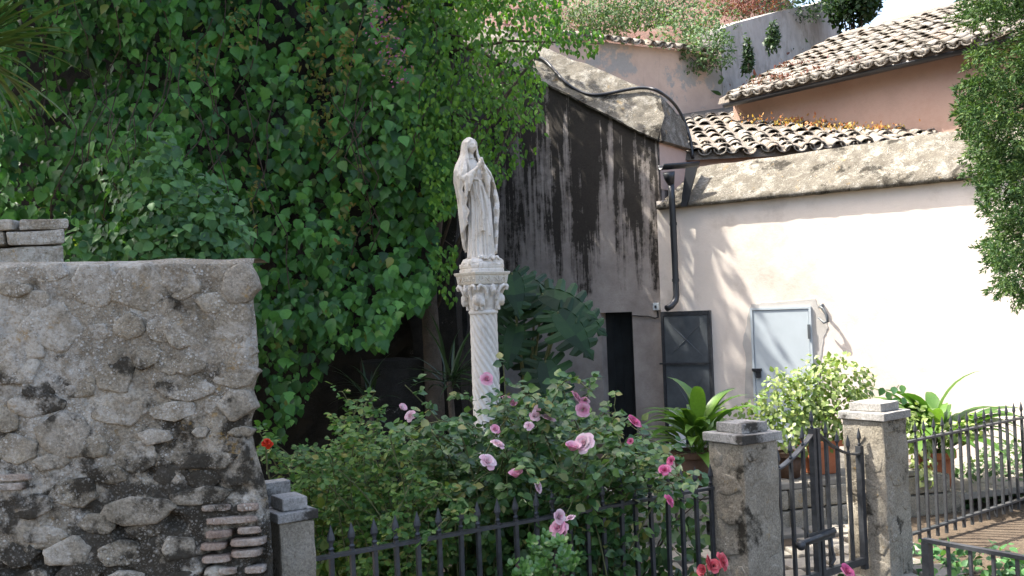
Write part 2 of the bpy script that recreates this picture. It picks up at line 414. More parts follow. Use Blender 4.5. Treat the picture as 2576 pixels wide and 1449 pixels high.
MT['stained'] = m_stained()
MT['door_dark'] = m_plain('dark_green_black_paint', (.016, .019, .020), .5, .4, 0, .4, 5, .1)
MT['cabinet'] = m_plain('grey_painted_sheet', (.075, .085, .092), .45, .45, 0, .25, 5, .1)
MT['door_light'] = m_plain('pale_grey_blue_paint', (.42, .47, .50), .5, .4, 0, .06, 3, .05)
MT['whiteplastic'] = m_plain('white_board', (.55, .56, .56), .5, .4, 0, .08, 4, 0)

# ------------------------------------------------------------------ ground
def sheet(name, x0, x1, y0, y1, z, nx, ny, amp, mat, seed=1, scale=.6):
    X, Y = np.meshgrid(np.linspace(x0, x1, nx), np.linspace(y0, y1, ny)); p = np.stack([X.ravel(), Y.ravel(), np.full(X.size, z)], 1)
    p[:, 2] += vnoise(p, scale, seed, 4)*amp
    i = (np.arange(ny-1)[:, None]*nx+np.arange(nx-1)[None]).ravel()
    return mesh_fast(name, p, [np.stack([i, i+1, i+nx+1, i+nx], 1)], mat)
g = link('ground', sheet('ground', -300, 300, -300, 300, -.05, 3, 3, 0, MT['earth'])); tag(g, kind='structure')
g = link('garden_soil', sheet('garden_soil', -7, 8, 3.5, 16, 0.0, 120, 110, .035, MT['earth'], 3, 1.4)); tag(g, kind='structure')

# ------------------------------------------------------------------ frames of the place
c0 = P(1655, 600, 13.5); FW = Frame((c0[0], c0[1]), R(-33))              # the long whitewashed wall and the streaked wing
A_ = Pz(832, 1399, .82); B_ = Pz(1830, 1220, .82)
FL = Frame((A_[0], A_[1]), math.atan2(B_[1]-A_[1], B_[0]-A_[0])); FL_len = float(np.hypot(*(B_-A_)[:2]))  # near fence
pm = Pz(1868, 1122, 1.10); pr = Pz(2225, 1062, 1.10)                      # near corners of the two gate pillars
FPM = Frame((pm[0], pm[1]), FL.ang)
FPR = Frame((pr[0], pr[1]), R(39))
e0 = Pz(2290, 1110, .82); e1 = Pz(2576, 1050, .82)
FR = Frame((e0[0], e0[1]), math.atan2(e1[1]-e0[1], e1[0]-e0[0])); FR_len = float(np.hypot(*(e1-e0)[:2]))

# ------------------------------------------------------------------ whitewashed wall with its coping
b0 = FW.hit(1652, 527, -.075); b1 = FW.hit(2480, 447, -.075); t0 = FW.hit(1748, 422, .42); t1 = FW.hit(2430, 326, .42)
sb = (b1[2]-b0[2])/(b1[0]-b0[0]); st = (t1[2]-t0[2])/(t1[0]-t0[0])
XR = b1[0]+2.6
zb = lambda x: b0[2]+sb*(x-b0[0]); ztp = lambda x: t0[2]+st*(x-t0[0])
ww = thing('whitewashed_wall', 'long sunlit whitewashed wall with a pale metal door', 'wall', FW.w(2, 0, 0))
m = MB(); m.prism(FW, [(0, -.1), (XR, -.1), (XR, zb(XR)+.12), (0, zb(0)+.12)], 0, .42)
o = m.part('wall', MT['white'], ww)
# sloping coping slab with an uneven drip edge
xs = np.linspace(b0[0], XR, 90); rings = []
for i, x in enumerate(xs):
    jb = .005*vnoise([[x*9, 0, 0]], 1, 3, 3)[0]; hip = min(1, (x-b0[0])/.42)
    zt_ = zb(x)+.05+(ztp(max(x, t0[0]))-zb(x)-.05)*hip
    y_t = -.05+.47*hip
    rings.append([FW.w(x, -.075+jb, zb(x)+jb*.8), FW.w(x, -.085+jb, zb(x)+.05), FW.w(x, -.085+(y_t+.085)*.5, (zb(x)+.05+zt_)/2+.02*vnoise([[x*3, 7, 0]], 1, 5, 2)[0]),
                  FW.w(x, y_t, zt_+.015*vnoise([[x*4, 3, 0]], 1, 9, 3)[0]), FW.w(x, .55, zt_-.03), FW.w(x, .55, zb(x))])
m = MB(); m.rings(rings, True, True); o = part('coping', rough_mesh(m.mesh('coping', MT['coping'], True), .007, 14, 3, maxlen=.14), ww)
# ragged grey plaster round the pale door, then the door
dl = FW.hit(1895, 782); dr = FW.hit(2034, 776); ztop = dl[2]
px = [FW.hit(u, v) for u, v in [(1874, 1000), (1877, 900), (1868, 862), (1878, 820), (1882, 790), (1890, 765), (1930, 762), (1990, 757), (2050, 752), (2062, 780), (2078, 800), (2082, 825), (2072, 850), (2066, 900), (2068, 1000)]]
m = MB(); pts = []
for a, b in zip(px, px[1:]):
    for k in range(6):
        q = a+(b-a)*k/6; pts.append((q[0]+.012*vnoise([[q[0]*30, q[2]*30, 0]], 1, 1, 2)[0], q[2]+.012*vnoise([[q[0]*30, q[2]*30, 5]], 1, 2, 2)[0]))
m.prism(FW, pts, -.006, .02); m.part('plaster_patch', MT['patchplaster'], ww)
door = MB().box(FW, dl[0], dr[0], -.02, .03, .12, ztop).part('metal_door', MT['door_light'], ww, False, .004); door['label'] = 'pale grey blue metal door'
m = MB()
m.box(FW, dl[0]-.035, dl[0]-.006, -.03, .03, .12, ztop+.035).box(FW, dr[0]+.006, dr[0]+.035, -.03, .03, .12, ztop+.035).box(FW, dl[0]-.005, dr[0]+.005, -.03, .03, ztop+.008, ztop+.035)
m.part('frame', MT['door_light'], door)
for zz in (ztop-.28, ztop-1.3): MB().box(FW, dr[0]-.012, dr[0]+.02, -.045, -.0305, zz-.09, zz+.09).part('hinge', MT['cabinet'], door)
lk = FW.hit(1907, 932); m = MB(); m.box(FW, lk[0]-.06, lk[0]+.06, -.07, -.021, lk[2]-.008, lk[2]+.03).box(FW, lk[0]-.01, lk[0]+.05, -.06, -.021, lk[2]-.09, lk[2]-.009); m.part('lock_box', MT['pvc'], door, False, .004)
hk = FW.hit(2068, 770); m = MB(); m.box(FW, hk[0]-.02, hk[0]+.02, -.04, -.002, hk[2]-.03, hk[2]+.03)
m.tube([FW.w(hk[0]-.02, -.05, hk[2]+.0), FW.w(hk[0]+.03, -.07, hk[2]-.03), FW.w(hk[0]+.075, -.09, hk[2]-.11), FW.w(hk[0]+.085, -.09, hk[2]-.19), FW.w(hk[0]+.04, -.09, hk[2]-.205), FW.w(hk[0]-.03, -.08, hk[2]-.14)], [.016, .016, .02, .02, .016, .01], 8)
hook = m.part('hose_hook', MT['cabinet'], None, True); tag(hook, 'small curved grey hook fixed to the white wall beside the pale door', 'hook')
# grey two-leaf cabinet
cl = FW.hit(1668, 788); cr = FW.hit(1787, 783); cb = .06; cm_ = FW.hit(1730, 914)[2]; zc = cl[2]
cab = thing('metal_cabinet', 'grey sheet metal cabinet door below the drainpipe', 'cabinet', FW.w(cl[0], 0, 0))
MB().box(FW, cl[0], cr[0], -.03, .02, cb, zc).part('backing', MT['cabinet'], cab)
for (za, zb_) in ((cm_+.012, zc-.045), (cb+.03, cm_-.012)):
    dp = MB().box(FW, cl[0]+.03, cr[0]-.03, -.055, -.033, za, zb_).part('door_panel', MT['cabinet'], cab, False, .005)
    m = MB(); xm = (cl[0]+cr[0])/2; zm = (za+zb_)/2
    for sx in (-1, 1):
        for sz in (-1, 1):
            m.tube([FW.w(xm, -.058, zm), FW.w(xm+sx*(cr[0]-cl[0]-.1)/2, -.052, zm+sz*(zb_-za-.08)/2)], [.006, .003], 4)
    m.part('pressed_cross', MT['cabinet'], dp)
m = MB(); m.box(FW, cl[0]-.012, cl[0]+.026, -.06, -.001, cb, zc+.02).box(FW, cr[0]-.026, cr[0]+.012, -.06, -.001, cb, zc+.02).box(FW, cl[0]+.027, cr[0]-.027, -.06, -.031, zc-.035, zc+.02); m.part('frame', MT['iron'], cab)
MB().box(FW, cl[0]-.05, cr[0]-.04, -.075, -.061, cm_-.012, cm_+.012).part('bar', MT['iron'], cab)
q0 = FW.hit(1685, 1045, -.15); q1 = FW.hit(1728, 1130, -.15)
bd = MB(); bd.hexa([FW.w(q0[0], -.2, .0), FW.w(q1[0], -.2, .0), FW.w(q1[0], -.17, .0), FW.w(q0[0], -.17, .0), FW.w(q0[0]-.04, -.08, .52), FW.w(q1[0]-.04, -.08, .52), FW.w(q1[0]-.04, -.062, .52), FW.w(q0[0]-.04, -.062, .52)])
tag(bd.part('white_board', MT['whiteplastic'], None), 'narrow white board leaning at the foot of the metal cabinet', 'board')

# ------------------------------------------------------------------ streaked wing with raked hipped coping
YB, TH = .12, 1.0
cA = FW.hit(1655, 352, YB-.07); cB = FW.hit(1335, 190, YB-.07); rA = FW.hit(1660, 236, YB+.42); rB = FW.hit(1352, 112, YB+.42); eR = FW.hit(1741, 357, YB+.42)
XL = cB[0]-1.5
s1 = (cA[2]-cB[2])/(cA[0]-cB[0]); s2 = (rA[2]-rB[2])/(rA[0]-rB[0])
zc1 = lambda x: cA[2]+s1*(x-cA[0]); zr1 = lambda x: rA[2]+s2*(x-rA[0])
wing = thing('streaked_outbuilding', 'mould-streaked plaster outbuilding wing with raked coping and dark doorway', 'outbuilding', FW.w(-1, .12, 0))
dd0 = FW.hit(1510, 787, YB); dd1 = FW.hit(1590, 787, YB); zd = dd0[2]
m = MB()
m.prism(FW, [(XL, -.1), (dd0[0], -.1), (dd0[0], zc1(dd0[0])+.05), (XL, zc1(XL)+.05)], YB, YB+TH)
m.prism(FW, [(dd1[0], -.1), (0, -.1), (0, zc1(0)+.05), (dd1[0], zc1(dd1[0])+.05)], YB, YB+TH)
m.prism(FW, [(dd0[0], zd), (dd1[0], zd), (dd1[0], zc1(dd1[0])+.05), (dd0[0], zc1(dd0[0])+.05)], YB, YB+TH)
m.part('wall', MT['stained'], wing)
MB().box(FW, .002, .008, YB+.04, YB+TH-.03, zb(0)+.3, zc1(0)+.03).part('pink_end', MT['pinkpanel'], wing)
dv = MB().box(FW, dd0[0], dd1[0], YB+.16, YB+.2, 0, zd-.002).part('door', MT['door_dark'], wing)
for k in range(1, 4):
    xx = dd0[0]+(dd1[0]-dd0[0])*k/4; MB().box(FW, xx-.006, xx+.006, YB+.152, YB+.159, .02, zd-.03).part('batten', MT['door_dark'], dv)
xs = np.linspace(XL, cA[0], 50); rings = []
for x in xs:
    j = .014*vnoise([[x*5, 1, 0]], 1, 21, 3)[0]; j2 = .02*vnoise([[x*4, 9, 0]], 1, 23, 3)[0]
    hx = min(1.0, max(0, (cA[0]-x)/.05)) if False else 1
    za, zr = zc1(x)+j, zr1(min(x, rA[0]))+j2
    rings.append([FW.w(x, YB-.06, za-.03), FW.w(x, YB-.075+j, za), FW.w(x, YB+.17, (za+zr)/2+.01+j2), FW.w(min(x, rA[0]), YB+.42, zr), FW.w(x, YB+TH*.9, (za+zr)/2), FW.w(x, YB+TH+.05, za-.03)])
m = MB(); m.rings(rings, True, True)
o = part('raked_coping', rough_mesh(m.mesh('raked_coping', MT['coping']), .012, 11, 3, maxlen=.12), wing)
# hipped end of the coping
hz0 = zc1(cA[0]); hp = [FW.w(cA[0]+.003, YB-.06, hz0-.03), FW.w(cA[0]+.05, YB-.075, hz0-.01), FW.w(cA[0]+.05, YB+TH+.03, hz0-.01), FW.w(cA[0]+.003, YB+TH+.03, hz0-.03), FW.w(rA[0]+.004, YB+.42, zr1(rA[0])-.01)]
m = MB(); m.add(hp, [(0, 1, 2, 3), (1, 0, 4), (2, 1, 4), (3, 2, 4), (0, 3, 4)]); m.part('hip_end', MT['coping'], wing)
# junction box + cable to the cabinet
jb_ = FW.hit(1652, 771, YB-.05)
jbx = thing('junction_box', 'small pale junction box on the wall above the cabinet corner', 'junction box', FW.w(jb_[0], YB-.03, jb_[2]))
MB().box(FW, jb_[0]-.045, jb_[0]+.045, YB-.08, YB-.003, jb_[2]-.05, jb_[2]+.05).part('housing', MT['door_light'], jbx, False, .006)
MB().box(FW, jb_[0]-.018, jb_[0]+.012, YB-.086, YB-.081, jb_[2]-.02, jb_[2]+.015).part('socket', MT['iron'], jbx)
cbx = [FW.hit(u, v, YB-.02) for u, v in [(1590, 794), (1610, 795), (1630, 795), (1648, 800), (1656, 798), (1654, 782)]]
tag(MB().tube([FW.w(q[0], q[1], q[2]) for q in cbx], .011, 6).part('wall_cable', MT['pvc'], None, True), 'short black cable between the dark doorway and the junction box', 'cable')
# black hose lying over the coping
pa, pb, pc = FW.w(cA[0], YB-.075, cA[2]), FW.w(cB[0], YB-.075, cB[2]), FW.w(rB[0], YB+.42, rB[2])
pd = FW.w(rA[0], YB+.42, rA[2])
hose = [hitplane(u, v, pa, (pb if u < 1450 else pd), pc, .05) for u, v in [(1335, 138), (1370, 152), (1395, 178), (1420, 205), (1450, 226), (1485, 238), (1520, 237), (1560, 229), (1600, 222), (1632, 222), (1655, 229)]]
hose += [hitplane(u, v, hp[1], hp[2], hp[4], .03) for u, v in [(1685, 250), (1708, 278), (1726, 315), (1735, 345)]]
l_ = FW.w(cA[0]+.1, 0, 0)
hose += [hose[-1]+np.array([.02, 0, -.12]), hose[-1]+np.array([.03, -.02, -.36])]
hs = []
for i in range(len(hose)-1):
    p0, p1, p2, p3 = hose[max(i-1, 0)], hose[i], hose[i+1], hose[min(i+2, len(hose)-1)]
    for k in range(4):
        t = k/4; hs.append(.5*((2*p1)+(-p0+p2)*t+(2*p0-5*p1+4*p2-p3)*t*t+(-p0+3*p1-3*p2+p3)*t**3))
tag(MB().tube(hs, .024, 8).part('black_hose', MT['pvc'], None, True), 'black hose lying in a curve over the raked lichen coping', 'hose')

# ------------------------------------------------------------------ gutter, hopper and downpipe
gt = thing('drainpipe', 'dark gutter end, hopper and downpipe at the corner of the white wall', 'drainpipe', FW.w(.1, -.12, 0))
g0 = FW.hit(1662, 414, -.26); g1 = FW.hit(1752, 412, .25)
def trough(a, b, r, mat, parent, name):
    a, b = np.array(a), np.array(b); t = (b-a)/np.linalg.norm(b-a); s = np.cross(t, [0, 0, 1]); s /= np.linalg.norm(s); m = MB(); rr = []
    for p in (a, b):
        ring = [p+s*rad*math.cos(th)+np.array([0, 0, rad*math.sin(th)]) for rad, ths in ((r, np.linspace(math.pi, 2*math.pi, 9)), (r*.86, np.linspace(2*math.pi, math.pi, 9))) for th in ths]
        rr.append(ring)
    m.rings(rr, True, True); return m.part(name, mat, parent, True)
trough(FW.w(g0[0], -.26, g0[2]), FW.w(g1[0]+.02, .22, g1[2]+.02), .075, MT['pvc'], gt, 'gutter')
h0 = FW.hit(1685, 445, -.17); pb_ = FW.hit(1704, 752, -.10)
m = MB(); m.tube([FW.w(h0[0], -.2, h0[2]+.06), FW.w(h0[0], -.18, h0[2]-.02), FW.w(h0[0]+.01, -.16, h0[2]-.1)], [.085, .07, .045], 12); m.part('hopper', MT['pvc'], gt, True)
m = MB(); m.tube([FW.w(h0[0]+.01, -.16, h0[2]-.09), FW.w(h0[0]+.01, -.155, h0[2]-.3), FW.w(pb_[0], -.13, pb_[2]+.6), FW.w(pb_[0], -.13, pb_[2]+.05), FW.w(pb_[0]-.01, -.15, pb_[2]-.03), FW.w(pb_[0]-.04, -.22, pb_[2]-.09), FW.w(pb_[0]-.075, -.29, pb_[2]-.12)], .043, 12); m.part('downpipe', MT['pvc'], gt, True)
for zz in (pb_[2]+.25, pb_[2]+1.0): MB().tube([FW.w(pb_[0], -.13, zz-.02), FW.w(pb_[0], -.13, zz+.02)], .05, 12).part('bracket', MT['pvc'], gt)
h1 = FW.hit(1715, 520, -.12)
m = MB(); m.hexa([FW.w(h0[0]+.12, -.13, h1[2]+.0), FW.w(h0[0]+.2, -.13, h1[2]), FW.w(h0[0]+.2, -.10, h1[2]), FW.w(h0[0]+.12, -.1, h1[2]), FW.w(h0[0]+.2, -.1, g0[2]-.06), FW.w(h0[0]+.36, -.1, g0[2]-.06), FW.w(h0[0]+.36, -.06, g0[2]-.06), FW.w(h0[0]+.2, -.06, g0[2]-.06)])
m.part('dark_wedge', MT['pvc'], gt)  # dark tapered wedge beside the downpipe

# ------------------------------------------------------------------ roofs of barrel tiles
def tile_mesh(name, L=.42, r0=.098, r1=.078, th=.014, seg=7):
    rings = []
    for y, r in ((0, r0), (L, r1)):
        o_ = [(-r*math.cos(a), y, r*.82*math.sin(a)) for a in np.linspace(0, math.pi, seg)]
        i_ = [(-(r-th)*math.cos(a), y, (r-th)*.82*math.sin(a)) for a in np.linspace(math.pi, 0, seg)]
        rings.append(o_+i_)
    return MB().rings(rings, True, True).mesh(name, MT['tile'], True)
TILE = tile_mesh('tile'); 
for p in TILE.polygons:
    if abs(p.normal.y) > .9: p.use_smooth = False
def roof_frame(o, xdir, pitch):
    x = Vector((math.cos(xdir), math.sin(xdir), 0)); h = Vector((-math.sin(xdir), math.cos(xdir), 0)); y = h*math.cos(pitch)+Vector((0, 0, math.sin(pitch))); z = x.cross(y)
    m = Matrix.Identity(4)
    for i in range(3): m[i][0], m[i][1], m[i][2], m[i][3] = x[i], y[i], z[i], o[i]
    return m
def lay_tiles(parent, m, ncol, nrow, pitch=.215, step=.33, jit=.02, skip=None, x0=0, wob=1.0):
    L = Matrix.Translation(-parent.location); rn = random.Random(ncol*7+nrow)
    for j in range(nrow):
        for i in range(ncol):
            if skip and skip(i, j): continue
            sx = x0+i*pitch+rn.uniform(-jit, jit)*.6; sy = j*step-.05+rn.uniform(-jit, jit)*1.6
            mm = m @ Matrix.Translation((sx, sy, .008+rn.uniform(-.008, .012))) @ Matrix.Rotation(rn.uniform(-.05, .05)*wob, 4, 'Z') @ Matrix.Rotation(-.06+rn.uniform(-.03, .03)*wob, 4, 'X')
            o = bpy.data.objects.new('tile', TILE); COL.objects.link(o); o.parent = parent; o.matrix_local = L @ mm
            if j < 4:
                mm = m @ Matrix.Translation((sx+pitch/2, sy-.03, .062+rn.uniform(-.01, .01))) @ Matrix.Rotation(math.pi, 4, 'Y') @ Matrix.Rotation(.06, 4, 'X')
                o = bpy.data.objects.new('channel_tile', TILE); COL.objects.link(o); o.parent = parent; o.matrix_local = L @ mm
# pink house: wall, gutter, roof
hA = P(1822, 268, 17.0); hB_ = P(2442, 127, 13.95)
FH = Frame((hA[0], hA[1]), math.atan2(hB_[1]-hA[1], hB_[0]-hA[0])); hl = float(np.hypot(*(hB_-hA)[:2])); sh = (hB_[2]-hA[2])/hl
hou = thing('pink_house', 'terracotta pink house with a tiled roof behind the white wall', 'house', FH.w(2, .4, 0))
ze = lambda x: hA[2]+sh*x
m = MB(); m.prism(FH, [(-.05, 0), (hl+3, 0), (hl+3, ze(hl+3)+.19), (-.05, ze(-.05)+.19)], .34, 4.0); m.part('wall', MT['house'], hou)
trough(FH.w(0, .02, ze(0)+.045), FH.w(hl+3, .02, ze(hl+3)+.045), .07, MT['pvc'], hou, 'gutter')
hroof = MB(); PT = R(23)
RL = 4.9
def hr(x, y, dz): return FH.w(x, -.04+y*math.cos(PT), ze(x)+.05+y*math.sin(PT)+dz)
hroof.hexa([hr(-.1, 0, 0), hr(hl+3, 0, 0), hr(hl+3, RL, 0), hr(-.1, RL, 0), hr(-.1, .06, .085), hr(hl+3, .06, .085), hr(hl+3, RL, .085), hr(-.1, RL, .085)])
hrf = hroof.part('roof', MT['tiledark'], hou)
x3 = Vector(FH.w(1, 0, sh)-FH.w(0, 0, 0)).normalized(); y3 = Vector(hr(0, 1, 0)-hr(0, 0, 0)).normalized(); z3 = x3.cross(y3)
mh = Matrix.Identity(4); oo = hr(0, 0, .05)
for i in range(3): mh[i][0], mh[i][1], mh[i][2], mh[i][3] = x3[i], y3[i], z3[i], oo[i]
lay_tiles(hou, mh, 22, 13, .215, .34, .035, lambda i, j: (i*7+j*13) % 41 == 0, 0, 1.8)
# low roof between
la = P(1752, 388, 14.35)
lroof = thing('low_tiled_roof', 'low roof of old barrel tiles behind the sloping coping', 'roof', la)
ml = roof_frame(la, R(-5), R(18))
m = MB(); hx = [ml @ Vector(q) for q in [(-1.2, -.02, -.08), (4.6, -.02, -.08), (4.6, 5.2, -.08), (-1.2, 5.2, -.08), (-1.2, .08, .03), (4.6, .08, .03), (4.6, 5.2, .03), (-1.2, 5.2, .03)]]
m.hexa(hx); m.part('deck', MT['tiledark'], lroof)
m = MB(); fl = Frame((la[0], la[1]), R(-5)); m.box(fl, -.2, 4.6, .12, .3, 2.5, la[2]-.02); m.part('eaves_wall', MT['house'], lroof)
rs_ = random.Random(2); gone = {(rs_.randrange(19), rs_.randrange(2, 12)) for _ in range(22)}
lay_tiles(lroof, ml, 19, 12, .225, .36, .06, lambda i, j: (i, j) in gone, -.02, 2.2)

# ------------------------------------------------------------------ pink peeling wall with a tile top, grey side wall
ka = P(1400, 92, 17.2); kb = P(1812, 140, 18.9)
FK = Frame((ka[0], ka[1]), math.atan2(kb[1]-ka[1], kb[0]-ka[0])); kl = float(np.hypot(*(kb-ka)[:2])); sk = (kb[2]-ka[2])/kl
pk = thing('peeling_wall', 'peeling pink wall capped with a row of curved tiles', 'wall', FK.w(1, 0, 0))
m = MB(); m.prism(FK, [(-1.5, 0), (kl, 0), (kl, kb[2]), (-1.5, ka[2]-1.5*sk)], 0, .35); m.part('wall', MT['pinkwall'], pk)
mk = Matrix.Identity(4); x3 = Vector(FK.w(1, 0, sk)-FK.w(0, 0, 0)).normalized(); y3 = Vector((FK.y[0]*.93, FK.y[1]*.93, .36)).normalized(); z3 = x3.cross(y3); oo = FK.w(.0, -.1, ka[2]+.02)
for i in range(3): mk[i][0], mk[i][1], mk[i][2], mk[i][3] = x3[i], y3[i], z3[i], oo[i]
lay_tiles(pk, mk, int(kl/.24), 1, .24, .33, .035)
hl_ = [P(1470+0, 0, 18)]
rh = hitplane(1972, 222, FK.w(0, -.01, 0), FK.w(1, -.01, 0), FK.w(0, -.01, 1))
gA = FK.w(kl, 0, 0); gdir = R(57)
FG = Frame((gA[0], gA[1]), gdir)
gw = thing('grey_retaining_wall', 'grey weathered plaster wall climbing beside the upper tiled roof', 'wall', FG.w(1, 0, 0))
top = [FG.hit(u, v) for u, v in [(1812, 75), (1850, 58), (1900, 45), (1960, 28), (2040, 12), (2108, -8)]]
m = MB(); m.prism(FG, [(0, 0), (top[-1][0], 0)] + [(q[0], q[2]) for q in top[::-1]], 0, .4); o = m.part('wall', MT['greywall'], gw)
# ------------------------------------------------------------------ rubble wall close by, left
S2 = lambda x, y: (x/1.7609, (840*1.3125+y)/1.7609)      # enlarged-crop picture coordinates to picture coordinates
FS = Frame((P(640, 900, 4.25)[0], P(640, 900, 4.25)[1]), R(6))
edge = [(55, 1112), (100, 1120), (250, 1122), (330, 1127), (400, 1130), (500, 1138), (590, 1126), (610, 1117), (680, 1136), (740, 1112), (800, 1112), (860, 1120), (950, 1150), (1030, 1172), (1200, 1192), (1449, 1202), (1700, 1215)]
ez = []; ex = []
for y, x in edge:
    q = FS.hit(*S2(x, y)); ez.append(q[2]); ex.append(q[0])
ez, ex = np.array(ez[::-1]), np.array(ex[::-1])
XLw = FS.hit(-140, 900)[0]; ZT = FS.hit(640, 662)[2]; ZTL = FS.hit(0, 672)[2]
def wall_top(x): 
    return ZTL+(ZT-ZTL)*np.clip((x-XLw)/(0-XLw), 0, 1)
def wall_surface(name, mat):
    nz, nx, ns, ntp = 260, 230, 46, 40
    rows = []
    for j in range(nz+1):
        t = j/nz; row = []
        zz0 = t
        xe = np.interp(t*ZT, ez, ex)
        s = np.linspace(0, 1, nx); x = XLw+(xe-XLw)*s; z = -.05+t*(wall_top(x)+.05)
        rd = .05; y = np.where(s > .965, rd*((s-.965)/.035)**2, 0)
        row += list(zip(x, y, z))
        ys = np.linspace(rd, .55, ns)[1:]
        row += [(xe+.012*math.sin(min(1, k/8)*math.pi/2)-.36*(yy-rd), yy, -.05+t*(wall_top(xe)+.05)) for k, yy in enumerate(ys)]
        rows.append(row)
    for k in range(1, ntp+1):   # over the top
        t = k/ntp; last = np.array(rows[nz]); r_ = last.copy(); r_[:, 1] = last[:, 1]*(1-t)+.55*t; r_[:, 2] = last[:, 2]+.03*math.sin(min(1, t*4)*math.pi/2); rows.append([tuple(q) for q in r_])
    A = np.array(rows); n = A.shape[1]; p = A.reshape(-1, 3)
    W = FS.o+p[:, :1]*FS.x+p[:, 1:2]*FS.y+p[:, 2:]*np.array([0, 0, 1.0])
    big = vnoise(W, 5.5, 5, 4); fine = vnoise(W, 28, 9, 3); pit = np.clip(vnoise(W, 9, 77, 3)-.18, 0, 1)
    low = np.clip((1.5-W[:, 2])/.8, 0, 1)
    d = .017*big+.010*vnoise(W, 14, 15, 3)+.009*fine-.15*pit*(.3+low)
    side = np.clip(p[:, 1]/.08, 0, 1)
    nrm = -FS.y[None]*(1-side[:, None])+FS.x[None]*side[:, None]*.6
    W = W+nrm*d[:, None]; W[:, 2] += .012*big*(p[:, 2] > ZT-.1)
    i = (np.arange(A.shape[0]-1)[:, None]*n+np.arange(n-1)[None]).ravel()
    return mesh_fast(name, W, [np.stack([i, i+1, i+n+1, i+n], 1)], mat)
sw = thing('rubble_wall', 'lichen-covered rubble stone wall filling the lower left corner', 'wall', FS.w(-.6, .2, 0))
part('mortar', wall_surface('mortar', MT['mortar']), sw)
def stone_mesh(name, fr, cx, cz, w, h, proud, seed, mat, y0=0.0, square=.6, n=30):
    """a split stone set nearly flush: straight broken edges, flat rough face"""
    rn = np.random.default_rng(seed); th = np.linspace(0, 2*math.pi, n, endpoint=False); rings = []
    ne = 4 if square >= .9 else int(rn.integers(5, 8)); ph = (np.arange(ne)+(0 if ne == 4 else rn.uniform(-.3, .3, ne)))*2*math.pi/ne+(0 if ne == 4 else rn.uniform(0, 6)); de = rn.uniform(.74, 1.0, ne) if ne > 4 else np.ones(4)
    base = np.min([d_/np.maximum(.12, np.cos(th-p_)) for d_, p_ in zip(de, ph)], 0); base = np.minimum(base, 1.22)
    jit = 1+.07*vnoise(np.stack([np.cos(th)*3, np.sin(th)*3, np.full(n, seed*3.1)], 1), 1.6, seed, 3)
    tx, tz = rn.normal()*.05, rn.normal()*.05
    for s, dp in ((1.06, .05), (1.0, .010), (.965, -.55*proud), (.88, -proud), (.6, -proud), (.3, -proud), (.08, -proud)):
        rr = base*jit*s; x = cx+rr*np.cos(th)*w/2; z = cz+rr*np.sin(th)*h/2; q_ = np.stack([x, z, np.full(n, seed*1.7)], 1)
        y = y0+dp+(tx*(x-cx)+tz*(z-cz))*(s < 1.03)+(.006*vnoise(q_, 16, seed+4, 3)+.003*vnoise(q_, 60, seed+9, 2))*(s < 1.03)
        rings.append([fr.w(a, b, c) for a, b, c in zip(x, y, z)])
    return MB().rings(rings, True, True).mesh(name, mat, True)
ST = [(225,105,120,60,0),(420,165,170,150,0),(620,175,190,170,0),(800,150,130,120,0),(1055,150,140,180,1),(1030,325,190,170,0),(1065,455,150,70,0),(1030,562,215,105,0),(1045,690,175,140,1),(1068,815,100,50,0),
 (235,345,215,140,0),(70,540,165,110,0),(430,365,80,60,0),(500,540,150,140,0),(755,500,115,80,0),(850,515,90,80,0),(820,620,220,95,0),(700,350,95,90,0),(800,380,110,90,0),(290,815,185,180,1),(90,430,170,90,0),(570,345,110,100,0),
 (690,830,115,55,1),(890,812,60,34,1),(540,720,170,110,0),(150,690,200,90,0),(80,890,150,100,0),(235,945,110,60,1),(610,925,150,110,0),(930,935,240,75,1),(890,1095,220,60,1),(905,1020,120,70,0),(600,1165,290,105,1),(330,1080,150,90,0),(110,1130,180,90,0),(205,1265,150,60,1),(310,1340,165,95,1),(790,1325,130,85,1),(520,1350,150,90,0),(640,1250,120,60,0),(430,1215,130,70,0),(690,1400,140,60,0),(85,1350,120,90,0),(120,240,160,80,0),(380,260,110,60,0),(930,240,120,90,0),(640,480,100,70,0),(350,600,130,90,0),(190,600,130,70,0),(420,880,110,80,0),(760,720,150,70,0),(950,700,90,90,0),(480,1000,130,70,0),(760,1010,120,80,0),(960,1430,130,50,1),(60,180,110,60,0),(30,760,90,90,0),(350,1440,150,70,0),(560,1470,150,70,1),(150,1470,140,60,0),(800,1460,110,50,0)]
for i, (x, y, w_, h_, pale) in enumerate(ST):
    q = FS.hit(*S2(x, y)); k = 4.25/FPX/1.7609*.98
    part('stone', stone_mesh('stone', FS, q[0], q[2], w_*k*(1.42 if x < 930 else 1.12), h_*k*(1.42 if x < 930 else 1.15), random.uniform(.001, .010) if not pale else random.uniform(.010, .016), i+1, MT['wallpale'] if pale else MT['wallstone'], 0.0, .2+.5*random.random()), sw)
BR = [(1030,1200,230,32),(970,1262,112,34),(1105,1245,105,32),(945,1317,112,32),(1098,1298,150,34),(960,1372,130,32),(1090,1348,130,32),(1100,1142,95,34),(960,1145,130,30),(65,1012,150,30),(50,1052,140,34),(1130,1420,90,30),(1010,1425,80,30)]
for i, (x, y, w_, h_) in enumerate(BR):
    q = FS.hit(*S2(x, y)); k = 4.25/FPX/1.7609*.98
    part('brick', stone_mesh('brick', FS, q[0], q[2], w_*k, h_*k, .02, 200+i, MT['brick'], 0.0, 1.0, 20), sw)
